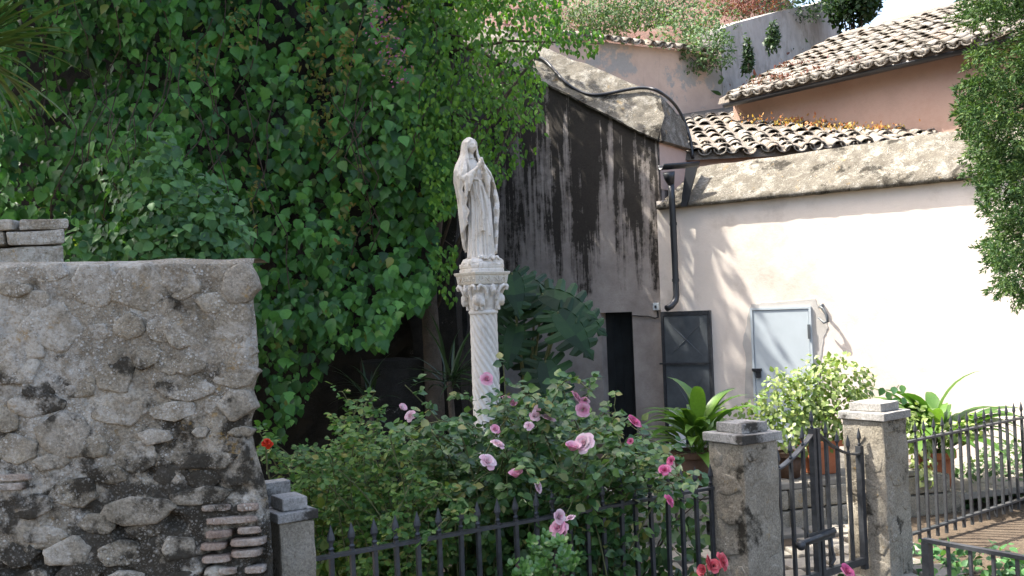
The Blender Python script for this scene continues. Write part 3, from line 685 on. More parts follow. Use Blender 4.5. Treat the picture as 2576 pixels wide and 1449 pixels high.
# raised pier end further back on the wall
FP2 = Frame((P(165, 600, 4.7)[0], P(165, 600, 4.7)[1]), R(6))
pz0 = FP2.hit(100, 668)[2]; pz1 = FP2.hit(100, 550)[2]; pxl = FP2.hit(-120, 600)[0]
rp = thing('stone_pier', 'dark stone pier of three courses rising above the rubble wall', 'stone pier', FP2.w(-.2, .15, pz0-.2))
zc_ = [pz0-.35, FP2.hit(80, 618)[2], FP2.hit(80, 580)[2], pz1]
for i in range(3):
    for k, (xa, xb) in enumerate(((pxl, -.33+.05*i), (-.32+.05*i, .012*(i-1)))):
        ys0 = .012*((i+k) % 2); sl_ = .22 if k else 0; me = MB().hexa([FP2.w(*q) for z__ in (zc_[i]+.004, zc_[i+1]) for q in ((xa, ys0, z__), (xb-.004, ys0, z__), (xb-.004-sl_, .5, z__), (xa, .5, z__))]).mesh('stone', MT['wallstone'], False, .012)
        part('stone', rough_mesh(me, .012, 9, i*5+k, maxlen=.06), rp)

# ------------------------------------------------------------------ gate pillars
def pillar(fr, w_, d_, h, label, capw, slabw, seed, capz=.055, slabz=.06):
    t = thing('gate_pillar', label, 'pillar', fr.w(w_/2, d_/2, 0), 'fence pillars')
    me = MB().box(fr, 0, w_, 0, d_, -.05, h).mesh('shaft', MT['pillar'], False, .012); part('shaft', rough_mesh(me, .011, 7, seed, maxlen=.05), t)
    rn_ = random.Random(seed); FLs = Frame(fr.w(0, d_, 0), fr.ang-math.pi/2)
    if w_ > .2:
        for f_, wid in ((fr, w_), (FLs, d_)):
            z_ = .02
            while z_ < h-.08:
                hh = rn_.uniform(.13, .24); hh = min(hh, h-.01-z_); cut = wid*rn_.choice((1.0, .45, .6, .55)); xa = .004
                for wd in ([cut, wid-cut] if cut < wid else [wid]):
                    part('stone', stone_mesh('stone', f_, xa+wd/2, z_+hh/2, (wd-.022)*.98, (hh-.018)*.98, .002+rn_.random()*.008, rn_.randrange(9999), MT['pillar'], .004, .5), t); xa += wd
                z_ += hh
    o = (capw-w_)/2; me = MB().box(fr, -o, w_+o, -o, d_+o, h+.002, h+capz).mesh('cap', MT['pillarcap'], False, .006); part('cap', rough_mesh(me, .003, 12, seed+1, maxlen=.06), t)
    o = (slabw-w_)/2; me = MB().box(fr, -o, w_+o, -o, d_+o, h+capz+.002, h+capz+slabz).mesh('top_slab', MT['pillarcap'], False, .006); part('top_slab', rough_mesh(me, .004, 9, seed+2, maxlen=.06), t)
    return t
s_ = .02
FPM = Frame(FPM.w(s_, s_, 0), FPM.ang); FPR = Frame(FPR.w(s_, s_, 0), FPR.ang)
pillar(FPM, .30, .29, 1.10, 'stained fence pillar in the shade between the near fence and gate', .34, .22, 11)
pillar(FPR, .30, .31, 1.10, 'sunlit fence pillar standing where the gate is hinged, behind terracotta pot', .34, .23, 22)
pl = Pz(696, 1320, 1.02); FPL = Frame((pl[0]+.012, pl[1]+.012), FL.ang)
pillar(FPL, .165, .2, 1.02, 'small capped pillar standing against the end of the rubble wall', .195, .12, 33, .045, .06)
q = Pz(684, 1240, 1.14); fq = Frame((q[0], q[1]+.22), FL.ang); me = MB().box(fq, -.13, .05, .03, .13, 1.02, 1.15).mesh('stone', MT['pillarcap'], False, .006)
tag(part('loose_capstone', rough_mesh(me, .004, 9, 5, maxlen=.05), None), 'loose pale stone block perched behind the small pillar cap', 'stone block')

# ------------------------------------------------------------------ iron fences and gate
def spear_mesh(r=.011, h=.125):
    pr_ = [(0, r*.8), (.012, r*1.5), (.022, r*.8), (.04, r*1.05), (.055, r*1.9), (.075, r*1.6), (h, .0015)]
    rings = [[(rr*math.cos(a), rr*math.sin(a)*.6, z) for a in np.arange(8)*math.pi/4] for z, rr in pr_]
    return MB().rings(rings).mesh('spear_tip', MT['iron'])
SPEAR = spear_mesh()
def bar_mesh(h, r=.0105): return MB().rings([[(r*sx, r*sy, z) for sx, sy in ((-1, -1), (1, -1), (1, 1), (-1, 1))] for z in (0, h)]).mesh('bar', MT['iron'])
def place(name, me, parent, loc, rz):
    o = bpy.data.objects.new(name, me); COL.objects.link(o); o.parent = parent
    b = Vector((0, 0, 0)); p = parent
    while p is not None and p.type == 'EMPTY': b += p.location; p = p.parent
    o.location = Vector(tuple(loc))-b; o.rotation_euler = (0, 0, rz); return o
def bar_with_tip(parent, fr, x, y, z0, z1, lean=0.0):
    b = place('bar', bar_mesh(z1-z0), parent, fr.w(x, y, z0), fr.ang); b.rotation_euler[1] = lean
    s = bpy.data.objects.new('spear_tip', SPEAR); COL.objects.link(s); s.parent = b; s.location = (0, 0, z1-z0); return b
def fence(fr, x0, x1, n, zr, zb_, label, first=0.0):
    t = thing('iron_fence', label, 'fence', fr.w((x0+x1)/2, 0, 0), 'spear-topped iron fences')
    MB().box(fr, x0, x1, -.019, .019, zr-.008, zr+.008).part('top_rail', MT['iron'], t)
    MB().box(fr, x0, x1, -.019, .019, zb_-.008, zb_+.008).part('bottom_rail', MT['iron'], t)
    for k in range(n):
        bar_with_tip(t, fr, first+k*(x1-first)/n, random.uniform(-.002, .002), zb_-.08, zr+.02, random.uniform(-.012, .012))
    return t
fence(FL, -.17, FL_len-.03, 22, .82, .1, 'near iron spear fence behind the roses, ending at the shaded pillar', 0.0)
fence(FR, -.12, FR_len+.9, 20, .82, .12, 'farther iron spear fence beyond the gate in front of strap-leaved pots', .07)
# gate: two leaves meeting under a swan-neck top
ga = FPM.w(.30, .15, 0); gb = FPR.w(0, .16, 0); FGt = Frame((ga[0], ga[1]), math.atan2(gb[1]-ga[1], gb[0]-ga[0])); gl = float(np.hypot(*(gb-ga)[:2]))
xc = FGt.hit(2053, 1200)[0]
def neck(x):
    t = min(1, abs(x-xc)/(.44)); return .88+.21*(1-t)**1.6
for side, (xa, xb, lab) in enumerate(((.03, xc-.012, 'gate leaf beside the shaded pillar'), (xc+.012, gl-.03, 'gate leaf hung on the sunlit pillar'))):
    t = thing('gate_leaf', 'black iron '+lab+' with bolt', 'gate', FGt.w((xa+xb)/2, 0, 0), 'iron gate leaves')
    xs = np.linspace(xa, xb, 22); m = MB(); m.rings([[FGt.w(x, sy*.02, neck(x)+sz*.006) for sy, sz in ((-1, -1), (1, -1), (1, 1), (-1, 1))] for x in xs]); m.part('swan_neck_rail', MT['iron'], t)
    MB().box(FGt, xa, xb, -.018, .018, .135, .18).part('bottom_rail', MT['iron'], t)
    st_ = xb-.012 if side == 0 else xa+.012; hg = xa+.012 if side == 0 else xb-.014
    for x, wd, top_ in ((st_, .014, 1.10), (hg, .019, .93)):
        MB().box(FGt, x-wd, x+wd, -.02, .02, .1, top_).part('stile', MT['iron'], t)
    s = place('spear_tip', SPEAR, t, FGt.w(hg, 0, .93), FGt.ang)
    if side == 0: place('spear_tip', SPEAR, t, FGt.w(st_, 0, 1.10), FGt.ang)
    if side == 0: xsb = [xc-.128, xc-.256, xc-.384]
    else: xsb = [xc+.122, xc+.244, xc+.366]
    for x in xsb:
        if xa+.02 < x < xb-.03: bar_with_tip(t, FGt, x, 0, .14, neck(x)+.0)
    if side == 0:
        MB().tube([FGt.w(xc-.27, -.03, .40), FGt.w(xc+.13, -.03, .42)], .018, 8).part('bolt', MT['iron'], t, True)
        MB().ball(FGt.w(xc-.25, -.045, .395), .032).part('bolt_knob', MT['iron'], t, True)
        MB().box(FGt, xc-.14, xc+.14, -.026, -.0205, .375, .445).part('bolt_plate', MT['iron'], t)
    else:
        m = MB(); m.tube([FGt.w(xc+.09, -.03, .38), FGt.w(xc+.09, -.035, .3), FGt.w(xc+.11, -.035, .24), FGt.w(xc+.07, -.035, .21)], .01, 6); m.part('latch_hasp', MT['iron'], t, True)
# close low handrail in the lower right corner
ra = Pz(2331, 1360, .58); rb = Pz(2640, 1405, .60); FRR = Frame((ra[0], ra[1]), math.atan2(rb[1]-ra[1], rb[0]-ra[0])); rl = float(np.hypot(*(rb-ra)[:2]))
t = thing('low_railing', 'low black railing of thin posts in the lower right corner', 'railing', FRR.w(rl/2, 0, 0))
MB().box(FRR, -.02, rl+.6, -.02, .02, .572, .592).part('handrail', MT['iron'], t)
MB().box(FRR, -.022, .022, -.022, .022, 0, .571).part('post', MT['iron'], t)
for k in range(1, 8): place('bar', bar_mesh(.57, .008), t, FRR.w(k*.125, 0, 0), FRR.ang)

# ------------------------------------------------------------------ raised bed, paving, pots
lf = P(2000, 1235, 8.3); FB = Frame((lf[0], lf[1]), R(18))
zb0 = .36
rb_ = thing('stone_ledge', 'low rough stone ledge carrying the terracotta pots', 'ledge', FB.w(0, .3, 0))
rn = random.Random(3); x = -1.6
while x < 1.35:
    for (za, zz) in ((0, .19), (.195, zb0)):
        wd = rn.uniform(.22, .4); me = MB().box(FB, x, x+wd-.012, rn.uniform(-.02, .02), .34, za, zz-.006).mesh('stone', MT['pillar'], False, .02); part('stone', rough_mesh(me, .014, 8, int(x*100)+za*10 > 0, maxlen=.08), rb_)
    x += wd
x = -1.6
while x < 3.5:
    wd = rn.uniform(.35, .5); me = MB().box(FB, x, x+wd-.008, .02, 1.6, zb0 if x < 1.3 else .1, zb0+.05 if x < 1.3 else .16).mesh('slab', MT['paver'], False, .008); part('slab', rough_mesh(me, .006, 6, int(x*77) % 99, maxlen=.15), rb_); x += wd
pav = thing('paved_path', None, None, (2.2, 7.4, 0)); tag(pav, kind='structure')
rn = random.Random(5)
for i in range(6):
    for j in range(6):
        fx, fy = 1.0+i*.34+(j % 2)*.15, 6.55+j*.33
        if rn.random() < .06: continue
        a = rn.uniform(-.06, .06); w1, w2 = .155+rn.uniform(-.02, .01), .15+rn.uniform(-.02, .01)
        f_ = Frame((fx, fy), a+R(8)); me = MB().box(f_, -w1, w1, -w2, w2, -.03, .045+rn.uniform(-.008, .008)).mesh('paving_stone', MT['paver'], False, .015)
        part('paving_stone', rough_mesh(me, .01, 6, i*9+j, maxlen=.12), pav)

def pot(name, label, c, r, h, mat, square=False, rim=.02, group='plant pots by the white wall'):
    t = thing(name, label, 'pot', c, group); n = 4 if square else 20
    def ring(rr, z):
        if square:
            return [(c[0]+rr*sx*math.cos(.3)-rr*sy*math.sin(.3), c[1]+rr*sx*math.sin(.3)+rr*sy*math.cos(.3), c[2]+z) for sx, sy in ((-1, -1), (1, -1), (1, 1), (-1, 1))]
        return [(c[0]+rr*math.cos(a), c[1]+rr*math.sin(a), c[2]+z) for a in np.arange(n)*2*math.pi/n]
    rb = r*.74
    MB().rings([ring(rb, 0.002), ring(r*.97, h*.82), ring(r*.9, h*.82), ring(rb*.9, .05)], True, True).part('body', mat, t, not square, .006 if square else 0)
    MB().rings([ring(r, h*.82+.002), ring(r+rim, h*.83), ring(r+rim, h), ring(r-.012, h), ring(r-.016, h*.83)], True, False).part('rim', mat, t, False, 0)
    MB().rings([ring(r*.9, h*.86), ring(r*.88, h*.9)], True, True).part('soil', MT['soil'], t)
    return t
p1 = P(2062, 1209, 8.75); p1[2] = zb0+.05
pot('terracotta_pot', 'square orange terracotta pot seen through the gate bars', p1, .135, .29, MT['terracotta'], True)
p2 = P(2358, 1243, 9.2); p2[2] = .16
pot('terracotta_pot', 'terracotta pot behind the farther fence under broad strap leaves', p2, .16, .33, MT['terracotta'])
p3 = P(1745, 1170, 8.35); p3[2] = zb0+.05
pot('brown_pot', 'dark brown pot half hidden behind the shaded pillar', p3, .17, .3, MT['darkpot'])
p4 = P(1985, 1195, 8.6); p4[2] = zb0+.05
pot('brown_pot', 'dark pot under the variegated bush beside the square terracotta pot', p4, .12, .22, MT['darkpot'])

# ------------------------------------------------------------------ column with spiral shaft and carved capital
MT['marble'] = None
def m_statue(name, base, stain, dots):
    t = NT(name, .75, .3)
    c = t.ramp(t.noise(9, 6, .65), [(.3, tuple(x*.86 for x in base)), (.7, base)])
    sm = t.ramp(t.noise(6.5, 7, .7), [(.53, 0), (.66, .75)])
    c = t.mix(t.math('MULTIPLY', sm, stain), c, (.42, .31, .17))
    gm = t.ramp(t.noise(13, 7, .75), [(.56, 0), (.66, .8)]); c = t.mix(t.math('MULTIPLY', gm, .45), c, (.30, .28, .25))
    st_ = t.ramp(t.noise(26, 6, .7, vec=t.map((1, 1, .12))), [(.52, 0), (.66, .7)]); c = t.mix(t.math('MULTIPLY', st_, .55), c, (.27, .24, .20))
    dm = t.math('MULTIPLY', t.ramp(t.voro(75), [(.12, 1), (.22, 0)]), t.ramp(t.noise(8, 4, .6), [(.55, 0), (.62, 1)]))
    c = t.mix(t.math('MULTIPLY', dm, dots), c, (.05, .045, .04))
    t.col(c); t.bump(t.noise(120, 4, .7), .25, .003); return t.m
MT['marble'] = m_statue('weathered_white_stone', (.72, .675, .605), .55, .9)
MT['colstone'] = m_statue('white_column_stone', (.70, .67, .62), .3, .2)
MT['capstone'] = m_statue('ochre_stained_stone', (.66, .62, .54), 1.0, .3)
DS = 8.5
sc0 = P(1197, 690, DS); ab = P(1212, 686, DS+.2); CX, CY = float(ab[0]), float(ab[1])
z_ab = float(ab[2]); z_cb = float(P(1213, 783, DS+.2)[2]); z_f = float(P(1213, 716, DS+.2)[2])
SA = FL.ang                                        # the column's faces line up with the fence
FC = Frame((CX, CY), SA)
col_ = thing('spiral_column', 'white stone column with spiral fluted shaft and carved capital', 'column', (CX, CY, 0))
nz, nth = 170, 112; th = np.arange(nth)*2*math.pi/nth; rings = []; NF = 13
for j in range(nz+1):
    z = .12+(z_cb-.02-.12)*j/nz; r0 = .1215-.003*(j/nz)
    a = NF*th+NF*5.6*z
    prof = np.abs(np.cos(a/2))**.8
    rr = r0-.016+.018*prof
    rings.append(np.stack([CX+rr*np.cos(th), CY+rr*np.sin(th), np.full(nth, z)], 1))
V = np.concatenate(rings); i = (np.arange(nz)[:, None]*nth+np.arange(nth)[None]); k2 = np.roll(i, -1, 1)
q = np.stack([i.ravel(), k2.ravel(), (k2+nth).ravel(), (i+nth).ravel()], 1)
part('shaft', mesh_fast('shaft', V, [q], MT['colstone']), col_)
circ = lambda r, z, n=40: [(CX+r*math.cos(a), CY+r*math.sin(a), z) for a in np.arange(n)*2*math.pi/n]
MB().rings([circ(.112, z_cb-.03), circ(.126, z_cb-.022), circ(.13, z_cb-.008), circ(.126, z_cb+.006), circ(.112, z_cb+.012)]).part('collar', MT['colstone'], col_, True)
MB().rings([circ(.19, 0), circ(.19, .05), circ(.16, .07), circ(.165, .095), circ(.13, .12)]).part('base', MT['colstone'], col_, True)
def remesh(name, mb, vox, mat, smooth_it=2, noise_amp=0, parent=None):
    me = mb.mesh(name+'_raw', mat); o = bpy.data.objects.new(name+'_raw', me); COL.objects.link(o)
    r = o.modifiers.new('r', 'REMESH'); r.mode = 'VOXEL'; r.voxel_size = vox; r.use_smooth_shade = True
    if smooth_it: s = o.modifiers.new('s', 'SMOOTH'); s.factor = .5; s.iterations = smooth_it
    dg = bpy.context.evaluated_depsgraph_get(); me2 = bpy.data.meshes.new_from_object(o.evaluated_get(dg))
    bpy.data.objects.remove(o); bpy.data.meshes.remove(me); me2.name = name
    me2.polygons.foreach_set('use_smooth', [True]*len(me2.polygons))
    return me2
# capital bell with birds, leaves and corner scrolls
m = MB(); Hc = z_f-z_cb; bell = []
for t in np.linspace(0, 1, 9):
    ring = []
    for a in np.arange(32)*2*math.pi/32:
        sq = (abs(math.cos(a))**5+abs(math.sin(a))**5)**(-1/5); r = .112+(.05*t**1.5)*(1-t*.6+t*.6*sq)
        ring.append(FC.w(r*math.cos(a), r*math.sin(a), z_cb-.005+Hc*t))
    bell.append(ring)
m.rings(bell)
for sx, sy in ((1, 0), (-1, 0), (0, 1), (0, -1)):
    ang = math.atan2(sy, sx); F2 = lambda r, s, z: FC.w(r*math.cos(ang)-s*math.sin(ang), r*math.sin(ang)+s*math.cos(ang), z)
    m.tube([F2(.15, 0, z_cb+Hc*.55), F2(.175, 0, z_cb+Hc*.8), F2(.178, 0, z_cb+Hc*1.0)], [.008, .026, .012], 8)
    for k in range(3): 
        for s in (-1, 1): m.tube([F2(.176, 0, z_cb+Hc*(.68+.1*k)), F2(.186, s*.026, z_cb+Hc*(.74+.1*k))], [.007, .004], 5)
for k in range(4):
    ang = math.pi/4+k*math.pi/2; F2 = lambda r, s, z: FC.w(r*math.cos(ang)-s*math.sin(ang), r*math.sin(ang)+s*math.cos(ang), z)
    # scrolled horn at the corner
    for s in (-1, 1):
        m.tube([F2(.135, s*.07, z_cb+Hc*.42), F2(.155, s*.075, z_cb+Hc*.68), F2(.18, s*.06, z_cb+Hc*.9), F2(.205, s*.03, z_cb+Hc*.97), F2(.222, s*.018, z_cb+Hc*.9), F2(.218, s*.015, z_cb+Hc*.8), F2(.203, s*.014, z_cb+Hc*.82)], [.013, .015, .016, .016, .014, .012, .009], 8)
    # hunched bird below it, beak to breast
    m.ball(F2(.142, 0, z_cb+Hc*.45), (.056, .056, .055), 14, 8); m.ball(F2(.158, .03, z_cb+Hc*.34), (.03, .03, .034), 12, 8); m.tube([F2(.17, .04, z_cb+Hc*.33), F2(.165, .055, z_cb+Hc*.18)], [.014, .005], 6)
    for s in (-1, 0, 1): m.tube([F2(.14, -.02+s*.02, z_cb+Hc*.5), F2(.135, -.035+s*.018, z_cb+Hc*.2), F2(.122, -.03+s*.015, z_cb+Hc*.03)], [.022, .014, .006], 7)
    for s in (-1, 1): m.tube([F2(.14, s*.014, z_cb+Hc*.2), F2(.136, s*.022, z_cb+Hc*.04)], [.011, .013], 6)
me = remesh('capital', m, .005, MT['colstone'], 1); co = np.zeros(len(me.vertices)*3, np.float32); me.vertices.foreach_get('co', co); co = co.reshape(-1, 3).astype(float)
co += np.stack([vnoise(co, 75, 3, 2), vnoise(co, 75, 4, 2), vnoise(co, 75, 5, 2)], 1)*.0035; me.vertices.foreach_set('co', co.astype(np.float32).ravel())
part('capital', me, col_)
sq_ = lambda r, z: [FC.w(r*a, r*b, z) for a, b in ((-1, -1), (1, -1), (1, 1), (-1, 1))]
abq = MB().rings([sq_(.152, z_f+.001), sq_(.156, z_f+.008), sq_(.158, z_f+.012), sq_(.168, z_ab-.024), sq_(.176, z_ab-.020), sq_(.182, z_ab), sq_(.176, z_ab+.003)]).part('abacus', MT['capstone'], col_, False, .002)
fh = (z_ab-z_f)
for ang in (0, math.pi/2, math.pi, -math.pi/2):
    F2 = lambda s, z, d: FC.w(*(np.array([math.cos(ang)*s+math.sin(ang)*d*1.0, math.sin(ang)*s-math.cos(ang)*d, 0])[:2]), z)
    m = MB(); ss = np.linspace(-.14, .14, 50)
    m.tube([F2(s, z_f+fh*.42+fh*.16*math.sin(s*70), .166+.0) for s in ss], .0042, 5)
    for k in range(9):
        s = -.13+.26*k/8; sg = 1 if math.sin(s*70) < 0 else -1
        m.tube([F2(s, z_f+fh*.42, .166), F2(s+.008, z_f+fh*(.42+sg*.2), .168), F2(s-.006, z_f+fh*(.42+sg*.28), .168)], [.003, .005, .002], 5)
    m.part('vine_frieze', MT['capstone'], abq, True)

# ------------------------------------------------------------------ statue
def build_statue():
    def lean(z): 
        t = np.clip((z-.55)/.42, 0, 1); return -.07*t*t*(3-2*t)
    def table(z, tb):
        zs = [q[0] for q in tb]; return [np.interp(z, zs, [q[k] for q in tb]) for k in range(1, len(tb[0]))]
    m = MB()
    # robe with long pleats
    rb = [(.115, .112, .105), (.14, .108, .10), (.25, .10, .09), (.5, .094, .084), (.7, .086, .074), (.775, .078, .066), (.84, .085, .070), (.90, .082, .060), (.935, .055, .048), (.955, .036, .038), (.985, .030, .032), (1.03, .030, .032)]
    n = 140; th = np.arange(n)*2*math.pi/n; rings = []
    for z in np.linspace(.115, 1.03, 120):
        a, b = table(z, rb); amp = np.interp(z, [.11, .3, .6, .76, .80, .93, .96], [.020, .019, .015, .009, .005, .0045, 0])
        ph = .8*math.sin(z*4)+1.2*vnoise([[z*2.2, 0, 0]], 1, 4)[0]
        pl = np.abs(np.sin(8.5*th+ph+1.4*np.sin(2*th)))**.8+.5*np.abs(np.sin(15*th-ph*1.3))
        rr = 1+amp*(pl-.8)/.085
        x = a*np.sin(th)*rr; y = -b*np.cos(th)*rr - .012*np.interp(z, [.3, .72, .8], [0, 1, 0])*np.clip(np.cos(th), 0, 1)
        # knee pushed forward, hem spread over the feet
        y -= .028*np.exp(-((z-.36)/.14)**2)*np.exp(-((th-.35)/.5)**2)
        rings.append(np.stack([x+lean(z), y, np.full(n, z)], 1))
    m.rings(rings)
    # mantle and veil: a thick open sheet from the crown of the head to the hem
    mt = [(.14, .135, .115), (.30, .152, .118), (.5, .168, .120), (.66, .174, .122), (.77, .172, .118), (.85, .156, .108), (.91, .128, .094), (.95, .098, .086), (1.0, .074, .082), (1.06, .065, .077), (1.095, .058, .068), (1.12, .042, .05), (1.134, .022, .028), (1.141, .004, .006)]
    op = [(.14, 62), (.3, 58), (.5, 56), (.7, 60), (.78, 50), (.84, 38), (.9, 36), (.97, 42), (1.03, 54), (1.08, 55), (1.105, 42), (1.118, 10), (1.125, 2), (1.15, 1)]
    nphi, nv = 110, 150; outer = []; inner = []
    for v in np.linspace(0, 1, nv):
        ro, ri = [], []
        for k in range(nphi):
            s = k/(nphi-1)*2-1                        # -1 viewer's left edge .. 0 back .. 1 right edge
            hem = .17+.02*math.sin(s*9) if s < .35 else .17+.23*min(1, (s-.35)/.5)+.02*math.sin(s*14)
            z = 1.141-(1.141-hem)*v
            a, b = table(z, mt); al = math.radians(table(z, op)[0])
            edge = max(0, (abs(s)-.80)/.20)
            # the hem edges fall in zig-zag folds
            zz = 2*abs(((z*8.5+.2*(s > 0)) % 1)-.5)-.5
            phi = math.pi+s*(math.pi-al-.22*zz*edge*(1 if z < .76 else .15))
            amp = np.interp(z, [.15, .5, .8, .92, 1.0, 1.1], [.026, .022, .016, .010, .008, .003])
            f = abs(math.sin(13*s+1.8*math.sin(z*3+s*2)+.6))**.8+.45*abs(math.sin(25*s-z*2.5))
            rr = 1+amp*(f-.75)/.13+edge*.035*zz*(z < .78)
            tail = 1
            dirv = np.array([-math.sin(-phi), -math.cos(phi), 0])
            pt = np.array([a*rr*math.sin(phi)+lean(z), -b*rr*math.cos(phi)+.012-.022*math.exp(-((z-.82)/.09)**2)*max(0, math.cos(phi)+.3), z])
            thk = np.interp(z, [.2, .9, 1.1, 1.14], [.020, .018, .014, .003])
            nn = np.array([math.sin(phi)/a, -math.cos(phi)/b, 0]); nn /= np.linalg.norm(nn)
            ro.append(pt); ri.append(pt-nn*thk-np.array([0, 0, .004 if z > 1.1 else 0]))
        outer.append(ro); inner.append(ri)
    rr_ = [list(o)+list(i)[::-1] for o, i in zip(outer, inner)]
    m.rings(rr_, True, True)
    # head turned to her left
    hd = MB(); nu, nvv = 44, 34; hv = []
    for j in range(nvv+1):
        ph = -math.pi/2+math.pi*j/nvv; 
        for i in range(nu):
            t = 2*math.pi*i/nu; cx = math.cos(ph)*math.sin(t); cy = -math.cos(ph)*math.cos(t); cz = math.sin(ph)
            x, y, z = .047*cx, .056*cy, .068*cz
            if cz < 0: x *= 1-.28*(-cz)**1.3; y *= 1-.10*(-cz)
            fr_ = math.exp(-(cx/.55)**2) if cy < 0 else 0
            # brow, eye sockets, nose, lips, chin
            if cy < 0:
                y += .0105*math.exp(-((cz-.08)/.12)**2)*(math.exp(-((abs(cx)-.40)/.22)**2))
                y -= .004*math.exp(-((cz-.24)/.09)**2)*math.exp(-(cx/.6)**2)
                nz_ = np.interp(cz, [-.36, -.28, -.2, .15, .25], [0, 1, .95, .35, 0]); y -= .023*nz_*math.exp(-(cx/.14)**2)
                y -= .008*math.exp(-((cz+.50)/.05)**2)*math.exp(-(cx/.24)**2); y -= .009*math.exp(-((cz+.62)/.055)**2)*math.exp(-(cx/.2)**2)
                y += .006*math.exp(-((cz+.56)/.03)**2)*math.exp(-(cx/.25)**2)
                y -= .005*math.exp(-((cz+.84)/.12)**2)*math.exp(-(cx/.3)**2)
                y -= .005*math.exp(-((cz-.09)/.05)**2)*math.exp(-((abs(cx)-.40)/.1)**2)
            hv.append((x, y, z))
    rz = math.radians(10); ca, sa = math.cos(rz), math.sin(rz); hv = [(x*ca-y*sa+lean(1.06), x*sa+y*ca-.014, z+1.060) for x, y, z in hv]
    fs = [(j*nu+i, j*nu+(i+1) % nu, (j+1)*nu+(i+1) % nu, (j+1)*nu+i) for j in range(nvv) for i in range(nu)]
    m.add(hv, fs)
    # hair locks beside the face, falling on the chest
    for s in (-1, 1):
        for o_ in (0, .012, .024):
            m.tube([(lean(1.1)+s*(.014+o_*.5), -.055+o_*.5, 1.115-o_*.3), (lean(1.08)+s*(.040+o_*.4), -.046+o_, 1.085), (lean(1.04)+s*(.047+o_*.4), -.036+o_, 1.03), (lean(.98)+s*(.045+o_*.5), -.045+o_, .98), (lean(.92)+s*(.052+o_*.6), -.064+o_, .92), (lean(.87)+s*(.058+o_*.6), -.07+o_, .865)], [.006, .008, .008, .008, .008, .004], 7)
    # neckline cord
    m.tube([(lean(.95)+.043*math.sin(t), -.008-.043*math.cos(t), .950+.006*math.cos(t)) for t in np.linspace(-2, 2, 18)], .004, 6)
    # sleeves, forearms, hands pressed together
    L = lean(.86)
    for s in (-1, 1):
        m.tube([(L+s*.095, -.005, .885), (L+s*.118, -.035, .80), (L+s*.102, -.07, .775), (L+s*.072, -.105, .80), (L+s*.045, -.130, .832)], [.040, .040, .037, .031, .026], 14)
        m.tube([(L+s*.048, -.130, .830), (L+s*.034, -.152, .853), (L+s*.022, -.158, .868)], [.020, .0165, .016], 10)
        # sleeve fall
        m.tube([(L+s*.09, -.09, .80), (L+s*.10, -.09, .72), (L+s*.108, -.08, .62)], [.028, .022, .010], 10)
        m.tube([(L+s*.07, -.118, .80), (L+s*.082, -.112, .73), (L+s*.09, -.10, .67)], [.026, .018, .008], 10)
        # palm and fingers
        m.tube([(L+s*.020, -.158, .866), (L+s*.015, -.164, .885), (L+s*.011, -.168, .903)], [.0165, .0185, .016], 10)
        for k, (fy, ln) in enumerate(((-.013, .040), (-.004, .048), (.005, .045), (.013, .036))):
            m.tube([(L+s*.0105, -.168+fy, .898), (L+s*.0085, -.172+fy, .898+ln*.55), (L+s*.006, -.174+fy*.8, .898+ln)], [.0068, .0062, .0045], 7)
        m.tube([(L+s*.018, -.172, .878), (L+s*.016, -.186, .893), (L+s*.010, -.190, .910)], [.008, .0065, .005], 7)
    # sash ends down the front
    for s, zl in ((-.022, .34), (.022, .30)):
        m.tube([(lean(.76)+s*.3, -.092, .765), (s*.9-.02, -.100, .66), (s*1.1, -.104, .5), (s*1.2, -.108, zl)], [.009, .011, .012, .014], 8)
    m.tube([(lean(.775)+.082*math.sin(t), -.074*math.cos(t)-.006, .775) for t in np.linspace(-1.5, 1.5, 18)], .010, 8)
    # feet
    for s in (-1, 1): m.tube([(s*.04, -.07, .125), (s*.045, -.115, .118), (s*.048, -.14, .112)], [.026, .02, .012], 10)
    # rock with roses under the feet
    for c, r in (((0, .0, .075), (.15, .13, .055)), ((-.09, -.07, .07), (.07, .07, .05)), ((.08, -.08, .075), (.08, .06, .045)), ((.10, .05, .07), (.06, .07, .05)), ((-.1, .05, .07), (.06, .07, .05))): m.ball(c, r, 18, 10)
    for c in ((-.075, -.115, .12), (.085, -.12, .118), (.03, -.15, .105), (-.02, -.14, .11)): m.ball(c, .019, 10, 8)
    return m
def plinth():
    p = MB(); o = [(-.155, -.11), (-.11, -.155), (.11, -.155), (.155, -.11), (.155, .11), (.11, .155), (-.11, .155), (-.155, .11)]
    p.rings([[(x*s, y*s, z) for x, y in o] for s, z in ((1.0, 0), (1.0, .022), (.97, .026), (.97, .032), (1.0, .037), (1.0, .06), (.94, .075))]); return p
HS = P(1185, 345, DS+.15)[2]-z_ab; kS = float(HS)/1.141
stt = thing('statue', 'weathered white praying statue in a veil and mantle on the column', 'statue', (CX, CY, z_ab+.004))
mS = build_statue(); pl_ = plinth(); mS.add(pl_.v, pl_.f)
me = remesh('figure', mS, .0036, MT['marble'], 0)
n = len(me.vertices); co = np.zeros(n*3, np.float32); me.vertices.foreach_get('co', co); co = co.reshape(-1, 3).astype(float)
rk = (co[:, 2] < .12) & (co[:, 2] > .06); d = np.stack([vnoise(co, 22, 40+k, 3) for k in range(3)], 1)*.014; co[rk] += d[rk]
co += np.stack([vnoise(co, 140, 50+k, 1) for k in range(3)], 1)*.0012
me.vertices.foreach_set('co', co.astype(np.float32).ravel()); me.update()
o = link('figure', me, stt); o.scale = (kS, kS, kS); o.rotation_euler = (0, 0, R(30))
bm_ = MB()
for k in range(40):
    t = k/39; bm_.ball((-.075+.03*t-.012*math.sin(t*9), -.106-.012*math.sin(t*3), .74-.36*t), .0058, 6, 4)
for k in range(26):
    t = k/25; bm_.ball((-.035-.02*math.sin(t*3), -.112-.01*t, .72-.22*t), .0056, 6, 4)
